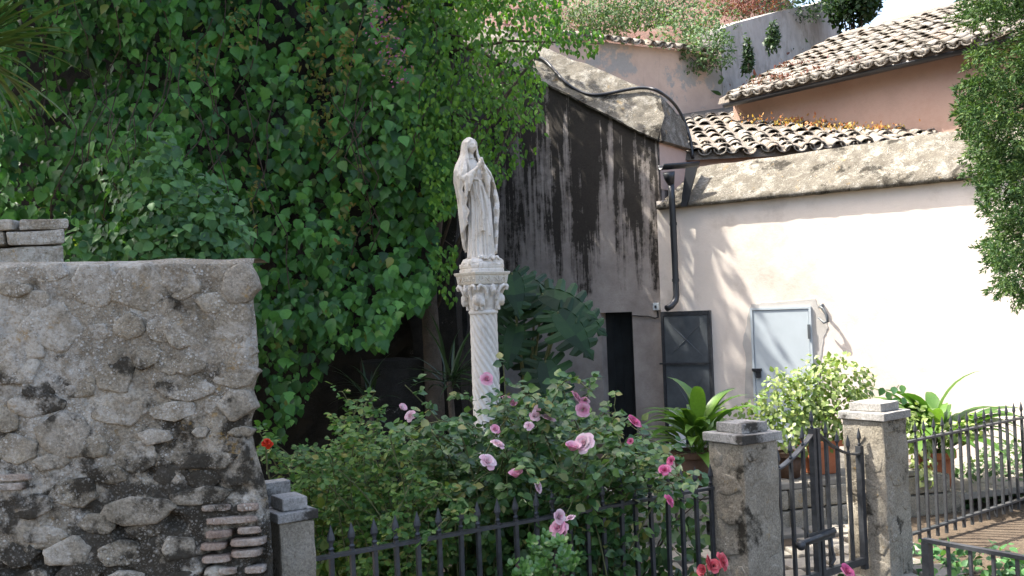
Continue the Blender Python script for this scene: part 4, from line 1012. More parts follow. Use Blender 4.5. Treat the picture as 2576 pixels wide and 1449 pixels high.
o = link('rosary', bm_.mesh('rosary', MT['marble'], True), stt); o.scale = (kS, kS, kS); o.rotation_euler = (0, 0, R(30))
# ------------------------------------------------------------------ foliage materials
LM = {}
LM['ivy'] = m_leaf('ivy_leaf', [(.012, .048, .013), (.036, .130, .028), (.070, .215, .042), (.125, .33, .062)], .45, .32, .38, (.012, (.20, .22, .05)), .9)
LM['bush'] = m_leaf('bush_leaf', [(.03, .085, .034), (.055, .145, .05), (.085, .20, .06), (.13, .27, .075)], .5, .3, .35, None, 1.5)
LM['small'] = m_leaf('hackberry_leaf', [(.035, .10, .016), (.06, .155, .02), (.095, .22, .028), (.15, .30, .045)], .5, .42, .28, None, 1.0)
LM['rose'] = m_leaf('rose_leaf', [(.026, .070, .024), (.048, .115, .034), (.08, .165, .045), (.16, .26, .07)], .4, .28, .5, (.05, (.22, .22, .06)), 1.6)
LM['jasmine'] = m_leaf('jasmine_leaf', [(.03, .09, .022), (.055, .14, .03), (.095, .195, .038), (.19, .28, .055)], .45, .32, .4, (.06, (.25, .25, .07)), 1.6)
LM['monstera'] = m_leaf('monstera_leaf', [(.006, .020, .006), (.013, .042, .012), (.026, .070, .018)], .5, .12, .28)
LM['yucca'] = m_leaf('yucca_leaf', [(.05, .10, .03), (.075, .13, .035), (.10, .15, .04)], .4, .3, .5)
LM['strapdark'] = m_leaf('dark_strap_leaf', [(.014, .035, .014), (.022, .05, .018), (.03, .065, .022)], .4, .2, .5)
LM['aspi'] = m_leaf('aspidistra_leaf', [(.04, .105, .018), (.08, .17, .025), (.15, .26, .05)], .35, .38, .5)
LM['ficus'] = m_leaf('variegated_leaf', [(.10, .17, .035), (.17, .25, .06), (.27, .33, .11), (.42, .46, .22)], .4, .35, .45)
LM['juniper'] = m_leaf('juniper_spray', [(.022, .055, .020), (.038, .085, .028), (.065, .12, .034), (.11, .16, .045)], .7, .25, .2, None, 3)
LM['weed'] = m_leaf('weed_leaf', [(.05, .10, .04), (.08, .14, .055), (.12, .18, .07)], .6, .3, .3, None, 2)
LM['orangeweed'] = m_leaf('orange_weed', [(.30, .08, .03), (.40, .16, .05), (.42, .28, .07), (.22, .22, .05)], .6, .35, .3, None, 3)
LM['redweed'] = m_leaf('red_weed', [(.11, .04, .035), (.17, .06, .05), (.10, .08, .04)], .7, .3, .2, None, 2)
LM['darktree'] = m_leaf('dark_tree_leaf', [(.018, .042, .016), (.03, .065, .022), (.045, .085, .03)], .5, .3, .3, None, 1)
LM['jade'] = m_leaf('jade_leaf', [(.05, .13, .03), (.08, .19, .04), (.13, .26, .06)], .3, .15, .6, None, 3)
def m_petal(name, cols):
    t = NT(name, .55, .3); oi = t.n('ShaderNodeObjectInfo')
    c = t.ramp(t.math('FRACT', t.math('ADD', t.geo.outputs['Random Per Island'], oi.outputs['Random'])), [(i/(len(cols)-1), k) for i, k in enumerate(cols)]); t.col(c)
    tr = t.n('ShaderNodeBsdfTranslucent'); t.set(tr.inputs[0], c); mx = t.n('ShaderNodeMixShader'); mx.inputs[0].default_value = .3
    t.t.links.new(t.b.outputs[0], mx.inputs[1]); t.t.links.new(tr.outputs[0], mx.inputs[2]); t.t.links.new(mx.outputs[0], t.out.inputs[0]); return t.m
LM['pink'] = m_petal('pink_petal', [(.62, .22, .35), (.68, .33, .44), (.70, .46, .54)])
LM['palepink'] = m_petal('pale_pink_petal', [(.68, .40, .48), (.72, .52, .58), (.74, .62, .64)])
LM['hot'] = m_petal('magenta_petal', [(.50, .07, .20), (.60, .13, .28), (.64, .24, .36)])
LM['red'] = m_petal('coral_red_petal', [(.52, .06, .09), (.62, .12, .15), (.66, .20, .22)])
LM['scarlet'] = m_petal('scarlet_petal', [(.65, .03, .01), (.70, .06, .015)])

OV = leaf_tpl(.78, .10, .14); IVY = leaf_tpl(.86, .10, .16, (0, .10, .32, .55, .78, 1), (0, .62, 1, .82, .42, 0))
NARROW = leaf_tpl(.46, .10, .18); ROUND = leaf_tpl(.62, .12, .08, (0, .2, .5, .78, 1), (0, .6, 1, .92, 0))
TINY = (np.array([(0, 0, 0), (-.14, .45, .05), (0, 1, -.06), (.14, .45, .05)]), np.zeros((0, 3), int), np.array([(0, 1, 2, 3)]))
OUT = -np.array([0, 1.0, 0])
def orient(n, out, droop=.8, spread=.6, facing=.9):
    """tips hang down and outwards, faces look out and up"""
    d = np.array([0, 0, -droop])+np.asarray(out)*.25+rand_unit(n)*spread
    nm = np.asarray(out)*facing+np.array([0, 0, .45])+rand_unit(n)*.45
    return basis(d, nm)

# ------------------------------------------------------------------ tall wall behind the ivy, coloured near-black to read as shade
iw = thing('ivy_backing_wall', 'tall stone wall behind the hanging ivy, shade put into its colour', 'wall', (-3, 10.9, 0))
FI = Frame((-7.5, 11.3), R(0))
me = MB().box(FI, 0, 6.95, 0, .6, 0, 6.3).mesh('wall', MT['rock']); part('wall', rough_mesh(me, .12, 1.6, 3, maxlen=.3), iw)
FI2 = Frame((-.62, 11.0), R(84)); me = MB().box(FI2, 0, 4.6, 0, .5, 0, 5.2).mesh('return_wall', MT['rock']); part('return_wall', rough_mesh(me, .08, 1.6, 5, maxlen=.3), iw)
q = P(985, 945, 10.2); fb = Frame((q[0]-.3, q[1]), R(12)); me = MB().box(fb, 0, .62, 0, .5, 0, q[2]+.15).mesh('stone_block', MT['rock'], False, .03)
tag(part('stone_block', rough_mesh(me, .03, 4, 8, maxlen=.12), None), 'grey stone block coloured near-black for the shade under the ivy', 'stone block')
# ------------------------------------------------------------------ ivy
IVP = [(-260, -330), (1120, -330), (1120, 350), (1150, 470), (1110, 560), (1100, 650), (1085, 740), (1050, 775), (1000, 815), (955, 870), (900, 860), (850, 875), (820, 915), (790, 960), (765, 1010), (735, 1070), (690, 1110), (600, 1120), (-260, 1120)]
def ivy_depth(uv):
    p = np.stack([uv[:, 0]/250, uv[:, 1]/250, np.zeros(len(uv))], 1)
    lump = vnoise(p, 1.25, 11, 3)
    strand = vnoise(np.stack([uv[:, 0]/90, uv[:, 1]/330, np.zeros(len(uv))], 1), 1, 31, 2)
    return 9.85-.55*lump-.30*strand-.25*np.clip((900-uv[:, 0])/900, 0, 1), lump, strand
ivy = thing('ivy', 'dense large-leaved ivy hanging over the tall wall behind the statue', 'ivy', (-3, 10.8, 0))
N = 27000; uv = sample_poly(IVP, N); d, lump, strand = ivy_depth(uv)
keep = rng.random(N) < np.clip(.66+.75*lump+.7*strand, .06, 1); uv, d = uv[keep], d[keep]; N = len(uv)
back = rng.random(N)**1.4*.75; pos = Parr(uv, d+back)
size = (.062+.10*rng.random(N)**1.5)*np.where(back > .3, .9, 1)
B = orient(N, OUT, 1.0, .55, 1.0)
score = size*(1-2.2*back)*((uv[:, 1] > 0) & (uv[:, 0] > 0) & (uv[:, 0] < 1100))
LOBED = leaf_tpl(.95, .08, .2, (0, .08, .22, .38, .5, .72, 1), (0, .55, .98, .62, .78, .30, 0)); WIDE = leaf_tpl(.72, .14, .26)
kind = rng.integers(0, 3, N); order = np.argsort(-score); ok = np.zeros(N, bool); ok[order[:300]] = True
for k_, tp_ in enumerate((IVY, LOBED, WIDE)):
    s_k = kind == k_; leaf_plant(ivy, 'leaf', tp_, pos[s_k], B[s_k], size[s_k], LM['ivy'], int((ok & s_k).sum()), score[s_k])
m = MB()
for k in range(26):
    u = rng.uniform(20, 1080); v0 = rng.uniform(-200, 300); L = rng.uniform(200, 600); pts = []
    for j in range(8):
        uu = u+25*math.sin(j*.9+k)+j*rng.uniform(-6, 6); vv = v0+L*j/7; dd = ivy_depth(np.array([[uu, vv]]))[0][0]; pts.append(P(uu, min(vv, 860), dd-.02))
    m.tube(pts, .006, 5)
m.part('stems', MT['bark'], ivy, True)['kind'] = 'stuff'
# young yellowish shoots among the ivy
pts = []; 
for (u, v, n_) in ((870, 110, 60), (800, 190, 70), (815, 300, 60), (600, 60, 40), (640, 480, 30), (870, 560, 30), (780, 30, 40), (500, 140, 30)):
    a = rng.normal(size=(n_, 2))*np.array([16, 40])+np.array([u, v]); pts.append(a)
uv = np.vstack(pts); N = len(uv); pos = Parr(uv, ivy_depth(uv)[0]-.12+.06*rng.random(N))
LM['shoot'] = m_leaf('young_shoot', [(.10, .15, .03), (.17, .18, .035), (.20, .14, .04)], .5, .4, .3)
part('young_shoots', leaves_mesh('young_shoots', NARROW, pos, orient(N, OUT, .5, .9), .035+.045*rng.random(N), LM['shoot']), ivy)['kind'] = 'stuff'
# purple blossom spray climbing in it
uv = np.vstack([rng.normal(size=(20, 2))*np.array([26, 22])+c for c in np.array([(965, 25), (985, 60), (955, 95), (1010, 130), (1000, 185)])]); N = len(uv)
pb2 = thing('purple_creeper', 'small purple flowering creeper in the top of the ivy', 'creeper', P(980, 100, 9.4))
part('blossom', leaves_mesh('blossom', ROUND, Parr(uv, 9.25+.2*rng.random(N)), orient(N, OUT, .2, 1.0), .022+.02*rng.random(N), m_petal('purple_petal', [(.20, .06, .12), (.28, .10, .18)])), pb2)['kind'] = 'stuff'
uv2 = uv+rng.normal(size=uv.shape)*18
part('foliage', leaves_mesh('foliage', NARROW, Parr(uv2, 9.3+.2*rng.random(N)), orient(N, OUT, .5, .9), .04+.03*rng.random(N), LM['shoot']), pb2)['kind'] = 'stuff'

# ------------------------------------------------------------------ small-leaved tree between ivy and wing
TRP = [(930, -330), (1380, -330), (1410, -20), (1418, 60), (1405, 108), (1355, 120), (1340, 160), (1372, 205), (1362, 300), (1330, 330), (1285, 330), (1270, 400), (1240, 440), (1190, 440), (1160, 480), (1140, 540), (1090, 560), (1060, 420), (1010, 300), (1000, 150)]
tr = thing('hackberry_tree', 'small-leaved green tree leaning out between the ivy and the streaked wall', 'tree', P(1085, 1080, 10.3)*np.array([1, 1, 0]))
def tree_cloud(poly, n, d0, d1, cl=6.0, thr=-.25, seed=5):
    uv = sample_poly(poly, n); d = d0+(d1-d0)*rng.random(n); pos = Parr(uv, d)
    k = vnoise(pos, cl*.35, seed, 3); keep = k > thr+.25*rng.random(n); return uv[keep], pos[keep]
uv, pos = tree_cloud(TRP, 17000, 9.4, 11.4, 6, -.2)
uv2, pos2 = tree_cloud([(1150, 330), (1375, 300), (1370, 400), (1300, 420), (1250, 470), (1180, 520)], 1000, 9.9, 10.8, 7, .06, 9)
uv3, pos3 = tree_cloud([(1090, 500), (1140, 540), (1150, 620), (1160, 760), (1120, 770), (1080, 640)], 500, 9.4, 9.9, 7, -.1, 10)
uv4, pos4 = tree_cloud([(1390, 60), (1520, 70), (1515, 125), (1470, 145), (1400, 120)], 160, 9.7, 10.2, 8, -.3, 12)
uv = np.vstack([uv, uv2, uv3, uv4]); pos = np.vstack([pos, pos2, pos3, pos4]); N = len(pos)
size = .04+.035*rng.random(N); B = orient(N, OUT+np.array([.25, 0, 0]), .9, .7, .8)
crown = thing('crown', None, None, (0, 0, 0)); 
bpy.data.objects.remove(crown)
leaf_plant(tr, 'leaf', leaf_tpl(.58, .10, .18), pos, B, size, LM['small'], 250, size*(1-.3*(pos[:, 1]-9.4))*((uv[:, 1] > 0)))
b = np.array(tr.location); m = MB()
m.tube([b, b+np.array([.05, .0, 1.0]), b+np.array([.02, .05, 2.2]), b+np.array([.2, .1, 3.4]), b+np.array([.35, .1, 4.6])], [.13, .10, .085, .06, .03], 10); m.part('trunk', MT['bark'], tr, True)
for k in range(14):
    s = b+np.array([.1, .05, 2.0+.22*k]); u, v = [(1360, 110), (1350, 250), (1260, 400), (1140, 620), (1400, 60), (1330, 170), (1060, 250), (1200, 300), (1240, 100), (1130, 450), (1300, 330), (1100, 60), (1510, 110), (1180, 200)][k]
    e = P(u, v, 9.8+rng.random()*1.0); md = (s+e)/2+rng.normal(size=3)*.12+np.array([0, 0, .15]); m2 = MB().tube([s, md, e], [.022, .014, .004], 6); m2.part('branch', MT['bark'], tr, True)

# ------------------------------------------------------------------ generic shrubs
def shrub(name, label, cat, blobs, n, size, tpl, mat, n_single=0, stems=8, droop=.5, clump=3.5, group=None, base=None, thr=-.2, leafname='leaf', spread=.8, stemr=.008):
    """blobs: (centre, radii); leaves sit in the outer part of each blob, in clumps"""
    c0 = np.array(blobs[0][0]) if base is None else np.array(base)
    t = thing(name, label, cat, (c0[0], c0[1], 0 if base is None else c0[2]), group); P_, O_ = [], []
    vol = np.array([np.prod(r) for _, r in blobs]); cnt = (n*vol/vol.sum()).astype(int)+6
    for (c, r), k in zip(blobs, cnt):
        d = rand_unit(k); rad = (1-.55*rng.random(k)**1.8); p = np.array(c)+d*np.array(r)*rad[:, None]*(1+.22*vnoise(d, 2.6, k, 2))[:, None]; P_.append(p); O_.append(d)
    pos = np.vstack(P_); out = np.vstack(O_); kp = vnoise(pos, clump, 13, 2) > thr+.3*(rng.random(len(pos))-.5); pos, out = pos[kp], out[kp]; N = len(pos)
    dr = np.array([0, 0, -droop])+out*.5+rand_unit(N)*spread; nm = out*.6+np.array([0, -.35, .55])+rand_unit(N)*.4
    B = basis(dr, nm); sz = size[0]+(size[1]-size[0])*rng.random(N)
    sc_ = sz*(1.5-.25*(pos[:, 1]-pos[:, 1].min()))*(pos[:, 1] < np.median(pos[:, 1])+.2)
    leaf_plant(t, leafname, tpl, pos, B, sz, mat, n_single, sc_)
    if stems:
        m = MB(); g_ = np.array([c0[0], c0[1], 0 if base is None else c0[2]])
        for i in rng.choice(N, stems): 
            e = pos[i]; s = g_+np.array([rng.normal()*.06, rng.normal()*.06, 0]); m.tube([s, (s*.45+e*.55)+np.array([0, 0, .08])+rng.normal(size=3)*.03, e], [stemr, stemr*.8, stemr*.35], 5)
        m.part('stems', MT['bark'], t, True)['kind'] = 'stuff'
    return t
Q = lambda u, v, d: P(u, v, d)
# bush in front of the ivy, above the rubble wall
shrub('leafy_bush', 'dull green leafy bush in front of the ivy above the rubble wall', 'bush',
      [(Q(400, 560, 7.5), (.52, .42, .48)), (Q(360, 430, 7.6), (.34, .32, .32)), (Q(510, 580, 7.4), (.33, .32, .34)), (Q(260, 620, 7.5), (.38, .32, .3)), (Q(480, 690, 7.4), (.46, .32, .32)), (Q(330, 760, 7.5), (.55, .38, .38))], 4200, (.055, .095), IVY, LM['bush'], 150, 12, .7)

# yucca at the left edge
def rosette(name, label, cat, c, n, L, tpl, mat, elev=(-.5, 1.4), partname='leaf', trunk=None, group=None, az=None, seed=1):
    t = thing(name, label, cat, (c[0], c[1], 0 if trunk else c[2]), group); rn = np.random.default_rng(seed); c = np.array(c); base = np.array(t.location)
    me = mesh_fast(partname, tpl[0], [a for a in (tpl[1], tpl[2]) if len(a)], mat)
    for k in range(n):
        a = rn.uniform(0, 2*math.pi) if az is None else rn.uniform(*az); e = rn.uniform(*elev); s = rn.uniform(*L)
        d = np.array([math.cos(a)*math.cos(e), math.sin(a)*math.cos(e), math.sin(e)]); nm = np.array([-math.cos(a)*math.sin(e), -math.sin(a)*math.sin(e), math.cos(e)])+rn.normal(size=3)*.12
        B = basis(d[None], nm[None])[0]; o = bpy.data.objects.new(partname, me); COL.objects.link(o); o.parent = t; mm = Matrix.Identity(4)
        p = c+rn.normal(size=3)*np.array([.03, .03, .05])
        for r_ in range(3):
            for c_ in range(3): mm[r_][c_] = B[r_][c_]*s
            mm[r_][3] = p[r_]-base[r_]
        o.matrix_local = mm
    if trunk: MB().tube([(c[0], c[1], 0), (c[0]+.03, c[1], c[2]*.5), tuple(c)], [trunk, trunk*.85, trunk*.7], 9).part('trunk', MT['bark'], t, True)
    return t
rosette('yucca', 'yucca with long sword leaves at the top left edge', 'yucca', Q(-75, 130, 7.0), 120, (.55, .95), strap_tpl(7, .062, .6, .25, .25), LM['yucca'], (-1.0, 1.45), 'leaf', .09, seed=4)
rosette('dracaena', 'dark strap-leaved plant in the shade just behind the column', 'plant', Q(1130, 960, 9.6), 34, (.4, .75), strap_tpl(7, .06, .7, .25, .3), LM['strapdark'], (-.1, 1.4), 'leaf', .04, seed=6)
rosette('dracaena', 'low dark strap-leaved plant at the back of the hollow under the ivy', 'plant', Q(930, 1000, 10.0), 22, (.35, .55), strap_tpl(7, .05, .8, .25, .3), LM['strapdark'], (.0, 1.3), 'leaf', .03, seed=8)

# monstera
def monstera_leaf(name):
    """heart-shaped blade, whole near the midrib, cut into broad fingers towards the rim"""
    V = []; F = []
    zf = lambda x, y: .10*abs(x)-.16*(y-.35)**2-.34*x*x
    def pt(x, y, dz=0): V.append((x, y, zf(x, y)+dz)); return len(V)-1
    rim = [(-.02, -.02), (.20, -.20), (.40, -.17), (.53, .02), (.57, .24), (.54, .46), (.45, .67), (.30, .86), (.12, 1.0), (0, 1.1)]
    rx, ry = [r[0] for r in rim], [r[1] for r in rim]; tt = np.linspace(0, 1, len(rim))
    R_ = lambda t: (np.interp(t, tt, rx), np.interp(t, tt, ry)); Mi = lambda t: (0.0, max(0, 1.08*(t*1.12-.06)))
    nl = 7
    for s in (-1, 1):
        prev = None
        for k in range(nl):
            ta, tb = .04+.94*k/nl, .04+.94*(k+1)/nl; g_ = .030 if 0 < k else 0
            ma, mb = Mi(max(0, ta-.06)), Mi(min(1, tb-.06 if k < nl-1 else 1)); ra, rm, rb = R_(ta+g_), R_((ta+tb)/2), R_(tb-.030 if k < nl-1 else 1)
            def lerp(a, b, f): return (s*(a[0]+(b[0]-a[0])*f), a[1]+(b[1]-a[1])*f)
            ia, ib = lerp(ma, R_(ta), .40), lerp(mb, R_(tb), .40); mm_ = ((ma[0]+mb[0])/2, (ma[1]+mb[1])/2); im = lerp(mm_, rm, .42)
            a, b_, i_a, i_m, i_b = pt(s*ma[0], ma[1]), pt(s*mb[0], mb[1]), pt(*ia, -.012), pt(*im, .01), pt(*ib, -.012)
            F.append((a, i_a, i_m, i_b, b_)); oa, om, ob = pt(s*ra[0]*.93, ra[1], -.03), pt(s*rm[0], rm[1], .0), pt(s*rb[0]*.93, rb[1], -.03)
            F.append((i_a, oa, om, i_m)); F.append((i_m, om, ob, i_b))
    me = bpy.data.meshes.new(name); me.from_pydata(V, [], F); me.materials.append(LM['monstera']); return me
ML = monstera_leaf('leaf')
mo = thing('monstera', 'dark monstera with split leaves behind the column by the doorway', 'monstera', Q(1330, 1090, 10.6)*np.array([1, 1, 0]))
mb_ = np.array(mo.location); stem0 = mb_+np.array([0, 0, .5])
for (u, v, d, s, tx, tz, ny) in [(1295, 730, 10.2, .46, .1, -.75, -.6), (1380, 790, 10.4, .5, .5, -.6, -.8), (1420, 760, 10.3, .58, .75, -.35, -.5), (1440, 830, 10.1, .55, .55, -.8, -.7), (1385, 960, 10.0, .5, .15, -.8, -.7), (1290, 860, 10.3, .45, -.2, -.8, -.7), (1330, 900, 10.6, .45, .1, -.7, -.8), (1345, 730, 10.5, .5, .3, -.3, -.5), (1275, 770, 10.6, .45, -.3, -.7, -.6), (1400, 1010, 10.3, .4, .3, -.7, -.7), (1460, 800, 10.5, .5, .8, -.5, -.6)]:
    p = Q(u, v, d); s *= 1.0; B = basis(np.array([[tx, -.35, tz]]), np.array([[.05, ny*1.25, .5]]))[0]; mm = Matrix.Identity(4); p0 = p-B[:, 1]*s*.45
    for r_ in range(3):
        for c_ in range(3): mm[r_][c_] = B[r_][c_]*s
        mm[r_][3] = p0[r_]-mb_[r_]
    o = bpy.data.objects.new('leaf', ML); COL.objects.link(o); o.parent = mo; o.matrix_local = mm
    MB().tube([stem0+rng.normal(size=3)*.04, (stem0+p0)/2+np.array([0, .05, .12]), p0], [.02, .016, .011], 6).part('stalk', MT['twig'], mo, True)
MB().tube([mb_, mb_+np.array([.03, 0, .3]), stem0], [.05, .045, .04], 8).part('stem', MT['bark'], mo, True)

# ------------------------------------------------------------------ roses, jasmine and neighbours along the near fence
def rose_mesh(name, mat, seed, n=26, open_=1.0):
    rn = np.random.default_rng(seed); V = []; F = []
    for k in range(n):
        t = k/(n-1); a = k*2.399+rn.normal()*.2; e = 1.35-1.15*t*open_+rn.normal()*.1; L = .30+.28*t; wd = .22+.34*t; r0 = .05+.05*t
        rows = []
        for j, (s, wf, cup) in enumerate(((0, .35, 0), (.5, .95, .04), (.85, 1.0, .0), (1.0, .6, -.07))):
            for i in (-1, 0, 1):
                rad = r0+L*s*math.cos(e); z = L*s*math.sin(e)+cup*(t*1.0)+.05*(1-i*i)*0-.03*abs(i)*(s-.4)
                tang = i*wd*wf*.5; inward = .12*abs(i)*wd*wf*(1 if t < .8 else .4)
                rad -= inward; x, y = rad*math.cos(a)-tang*math.sin(a), rad*math.sin(a)+tang*math.cos(a); rows.append((x, y, z+rn.normal()*.008))
        b = len(V); V += rows
        for j in range(3):
            for i in range(2): q = b+j*3+i; F.append((q, q+1, q+4, q+3))
    me = bpy.data.meshes.new(name); me.from_pydata(V, [], F); me.materials.append(mat); me.polygons.foreach_set('use_smooth', [True]*len(F)); return me
RM = {k: [rose_mesh('flower', LM[k], s, (34, 30, 22, 38)[s-1], (.8, 1.05, .45, .95)[s-1]) for s in (1, 2, 3, 4)] for k in ('pink', 'palepink', 'hot', 'red', 'scarlet')}
def put_flower(parent, kind, u, v, d, s, look=None, idx=0):
    p = Q(u, v, d); nm = np.array(look if look is not None else (rng.normal()*.75, -.7+rng.normal()*.3, .35+rng.random()*.7)); nm = nm/np.linalg.norm(nm)
    qd = Vector(tuple(nm)).to_track_quat('Z', 'Y').to_matrix().to_4x4(); o = bpy.data.objects.new('flower', RM[kind][idx % 4]); COL.objects.link(o); o.parent = parent
    o.matrix_local = Matrix.Translation(Vector(tuple(p))-parent.location) @ qd @ Matrix.Scale(s*.86, 4)
def sprays(parent, shoots, tpl, mat, lsz, step, nleaf, n_single, stemr=.006, partname='leaf', pin=5):
    """arching shoots carrying pinnate leaves: each leaf a few leaflets on a stalk"""
    pos, D, Nn, S = [], [], [], []; m = MB()
    for pts in shoots:
        pts = [np.array(p) for p in pts]; cur = []
        for i in range(len(pts)-1):
            p0, p1, p2, p3 = pts[max(i-1, 0)], pts[i], pts[i+1], pts[min(i+2, len(pts)-1)]
            for k in range(8):
                t = k/8; cur.append(.5*((2*p1)+(-p0+p2)*t+(2*p0-5*p1+4*p2-p3)*t*t+(-p0+3*p1-3*p2+p3)*t**3))
        m.tube(cur, [stemr*(1-.6*i/len(cur)) for i in range(len(cur))], 5)
        acc = 0
        for i in range(2, len(cur)):
            acc += np.linalg.norm(cur[i]-cur[i-1])
            while acc > step:
                acc -= step; out = rand_unit(1)[0]*np.array([1, 1, .6])+np.array([0, -.25, .1]); out /= np.linalg.norm(out); L = lsz*2.2*rng.uniform(.7, 1.2)
                side = np.cross(out, [0, 0, 1]); side /= np.linalg.norm(side)+1e-6
                for j in range(pin):
                    f = 1-(j//2)/max(1, (pin+1)//2); sg = 0 if j == 0 else (1 if j % 2 else -1)
                    pos.append(cur[i]+out*L*f*.7); D.append(out*(1 if sg == 0 else .45)+side*sg*.9+np.array([0, 0, -.25])+rng.normal(size=3)*.15); Nn.append(np.array([0, -.45, .8])+rng.normal(size=3)*.35); S.append(lsz*rng.uniform(.7, 1.25))
    pos, D, Nn, S = map(np.array, (pos, D, Nn, S)); B = basis(D, Nn)
    leaf_plant(parent, partname, tpl, pos, B, S, mat, n_single, S*(pos[:, 1] < np.percentile(pos[:, 1], 40)))
    m.part('canes', MT['twig'], parent, True)['kind'] = 'stuff'
def bush_shoots(rootu, n, region, d0, d1, zroot=0.0):
    out = []
    for e in sample_poly(region, n):
        d = rng.uniform(d0, d1); tip = P(e[0], e[1], d); ru = rng.uniform(*rootu); rt = P(ru, 1380, d+.1); rt[2] = zroot
        md = rt*.5+tip*.5+np.array([0, 0, .22])+rng.normal(size=3)*.08; k2 = tip+np.array([rng.normal()*.15, -.1+rng.normal()*.1, -.02-.12*rng.random()]); out.append([rt, md, tip, k2])
    return out
jas = thing('jasmine_bush', 'feathery small-leaved jasmine bush between the small pillar and the roses', 'bush', P(900, 1380, 5.7)*np.array([1, 1, 0]))
JR = [(650, 1060), (760, 1130), (850, 1010), (930, 1020), (1010, 1080), (1130, 1130), (1180, 1300), (1150, 1420), (820, 1430), (780, 1300), (690, 1200)]
sh_ = bush_shoots((760, 1120), 125, JR, 5.0, 6.4)
for pts in ([(700, 1180), (660, 1100), (640, 1070)], [(900, 1120), (870, 1000), (850, 985)], [(940, 1100), (935, 1010), (945, 985)], [(880, 1090), (900, 1010), (930, 990)], [(960, 1180), (1000, 1110), (1060, 1090)]): sh_.append([P(800, 1350, 5.7)]+[P(u, v, 5.8) for u, v in pts])
sprays(jas, sh_, ROUND, LM['jasmine'], .036, .036, 5, 200, .005)
ros = thing('rose_bush', 'pink rose bush overhanging the near iron fence', 'rose bush', P(1400, 1380, 6.2)*np.array([1, 1, 0]))
RR = [(1030, 1080), (1100, 1040), (1200, 1030), (1250, 980), (1330, 1000), (1400, 960), (1480, 985), (1530, 1020), (1580, 1100), (1640, 1140), (1690, 1200), (1660, 1250), (1560, 1240), (1480, 1250), (1420, 1270), (1330, 1300), (1200, 1330), (1110, 1320), (1050, 1220)]
sh_ = bush_shoots((1150, 1560), 145, RR, 5.3, 7.2)
for pts in ([(1280, 1060), (1270, 960), (1265, 915)], [(1150, 1110), (1060, 1010), (1015, 965)], [(1180, 1080), (1190, 1020), (1150, 985)], [(1460, 1050), (1480, 985), (1500, 965)], [(1530, 1080), (1545, 1020), (1548, 990)], [(1600, 1130), (1660, 1150), (1735, 1140)], [(1560, 1150), (1640, 1130), (1700, 1170)], [(1420, 1020), (1400, 970), (1420, 950)]): sh_.append([P(1350, 1330, 6.4)]+[P(u, v, 6.5) for u, v in pts])
sprays(ros, sh_, OV, LM['rose'], .055, .055, 5, 250, .006)
for i, (u, v, d, s, k) in enumerate([(1224, 956, 6.3, .075, 'pink'), (1278, 1006, 6.2, .07, 'pink'), (1293, 1018, 6.2, .05, 'pink'), (1448, 1004, 6.0, .085, 'pink'), (1466, 1031, 5.9, .08, 'pink'), (1470, 1010, 6.05, .055, 'pink'), (1358, 1038, 5.8, .085, 'palepink'), (1378, 1054, 5.8, .075, 'palepink'), (1345, 1048, 5.85, .06, 'palepink'), (1330, 1072, 5.7, .05, 'palepink'), (1010, 1029, 5.6, .06, 'palepink'), (1033, 1048, 5.6, .06, 'palepink'), (1245, 1082, 5.7, .055, 'pink'), (1251, 1119, 5.5, .07, 'palepink'), (1441, 1133, 5.6, .105, 'pink'), (1471, 1117, 5.6, .105, 'palepink'), (1592, 1065, 6.1, .085, 'hot'), (1226, 1163, 5.3, .085, 'palepink'), (1298, 1200, 5.3, .09, 'pink'), (1351, 1225, 5.5, .06, 'palepink'), (1404, 1301, 5.3, .075, 'palepink'), (1405, 1329, 5.2, .085, 'pink'), (1420, 1341, 5.2, .08, 'pink'), (1672, 1184, 6.2, .06, 'hot'), (1690, 1160, 6.2, .05, 'hot'), (1682, 1260, 5.95, .06, 'hot'), (1588, 1112, 6.1, .045, 'hot'), (1435, 1305, 5.3, .05, 'palepink')]):
    put_flower(ros, k, u, v, min(d-.2, 4.98+max(0, 1250-v)/300*.5), s*1.08, None, i)
red = thing('geranium', 'scarlet flower head beside the rubble wall edge', 'flower', P(672, 1160, 5.0))
for i, (u, v) in enumerate([(668, 1117), (676, 1119), (664, 1122), (672, 1112)]): put_flower(red, 'scarlet', u, v, 5.0, .04, None, i)
MB().tube([P(690, 1250, 5.05), P(672, 1180, 5.05), P(669, 1122, 5.02)], .005, 5).part('stem', MT['twig'], red, True)
# scarlet rose cluster and pink rose rising from below the picture edge
for lab, fl, ru in (('coral red rose cluster low in front of the shaded pillar', [(1777, 1416, 'red', .085), (1815, 1412, 'red', .09), (1772, 1436, 'red', .08), (1795, 1425, 'red', .07)], 1790), ('single pink rose below the gate at the bottom edge', [(2128, 1441, 'hot', .09)], 2128)):
    t = thing('rose', lab, 'rose', P(ru, 1520, 5.0)*np.array([1, 1, 0]))
    for i, (u, v, k, s) in enumerate(fl):
        put_flower(t, k, u, v, 5.0, s, None, i); MB().tube([(P(ru, 1520, 5.0)*np.array([1, 1, 0])), P(ru, 1500, 5.0), P(u, v+6, 5.0)], .005, 5).part('stem', MT['twig'], t, True)
    pos = np.vstack([P(ru+rng.normal()*35, 1490+rng.normal()*15, 5.0) for _ in range(24)]); part('foliage', leaves_mesh('foliage', OV, pos, orient(24, OUT, .3, 1), np.full(24, .055), LM['rose']), t)['kind'] = 'stuff'
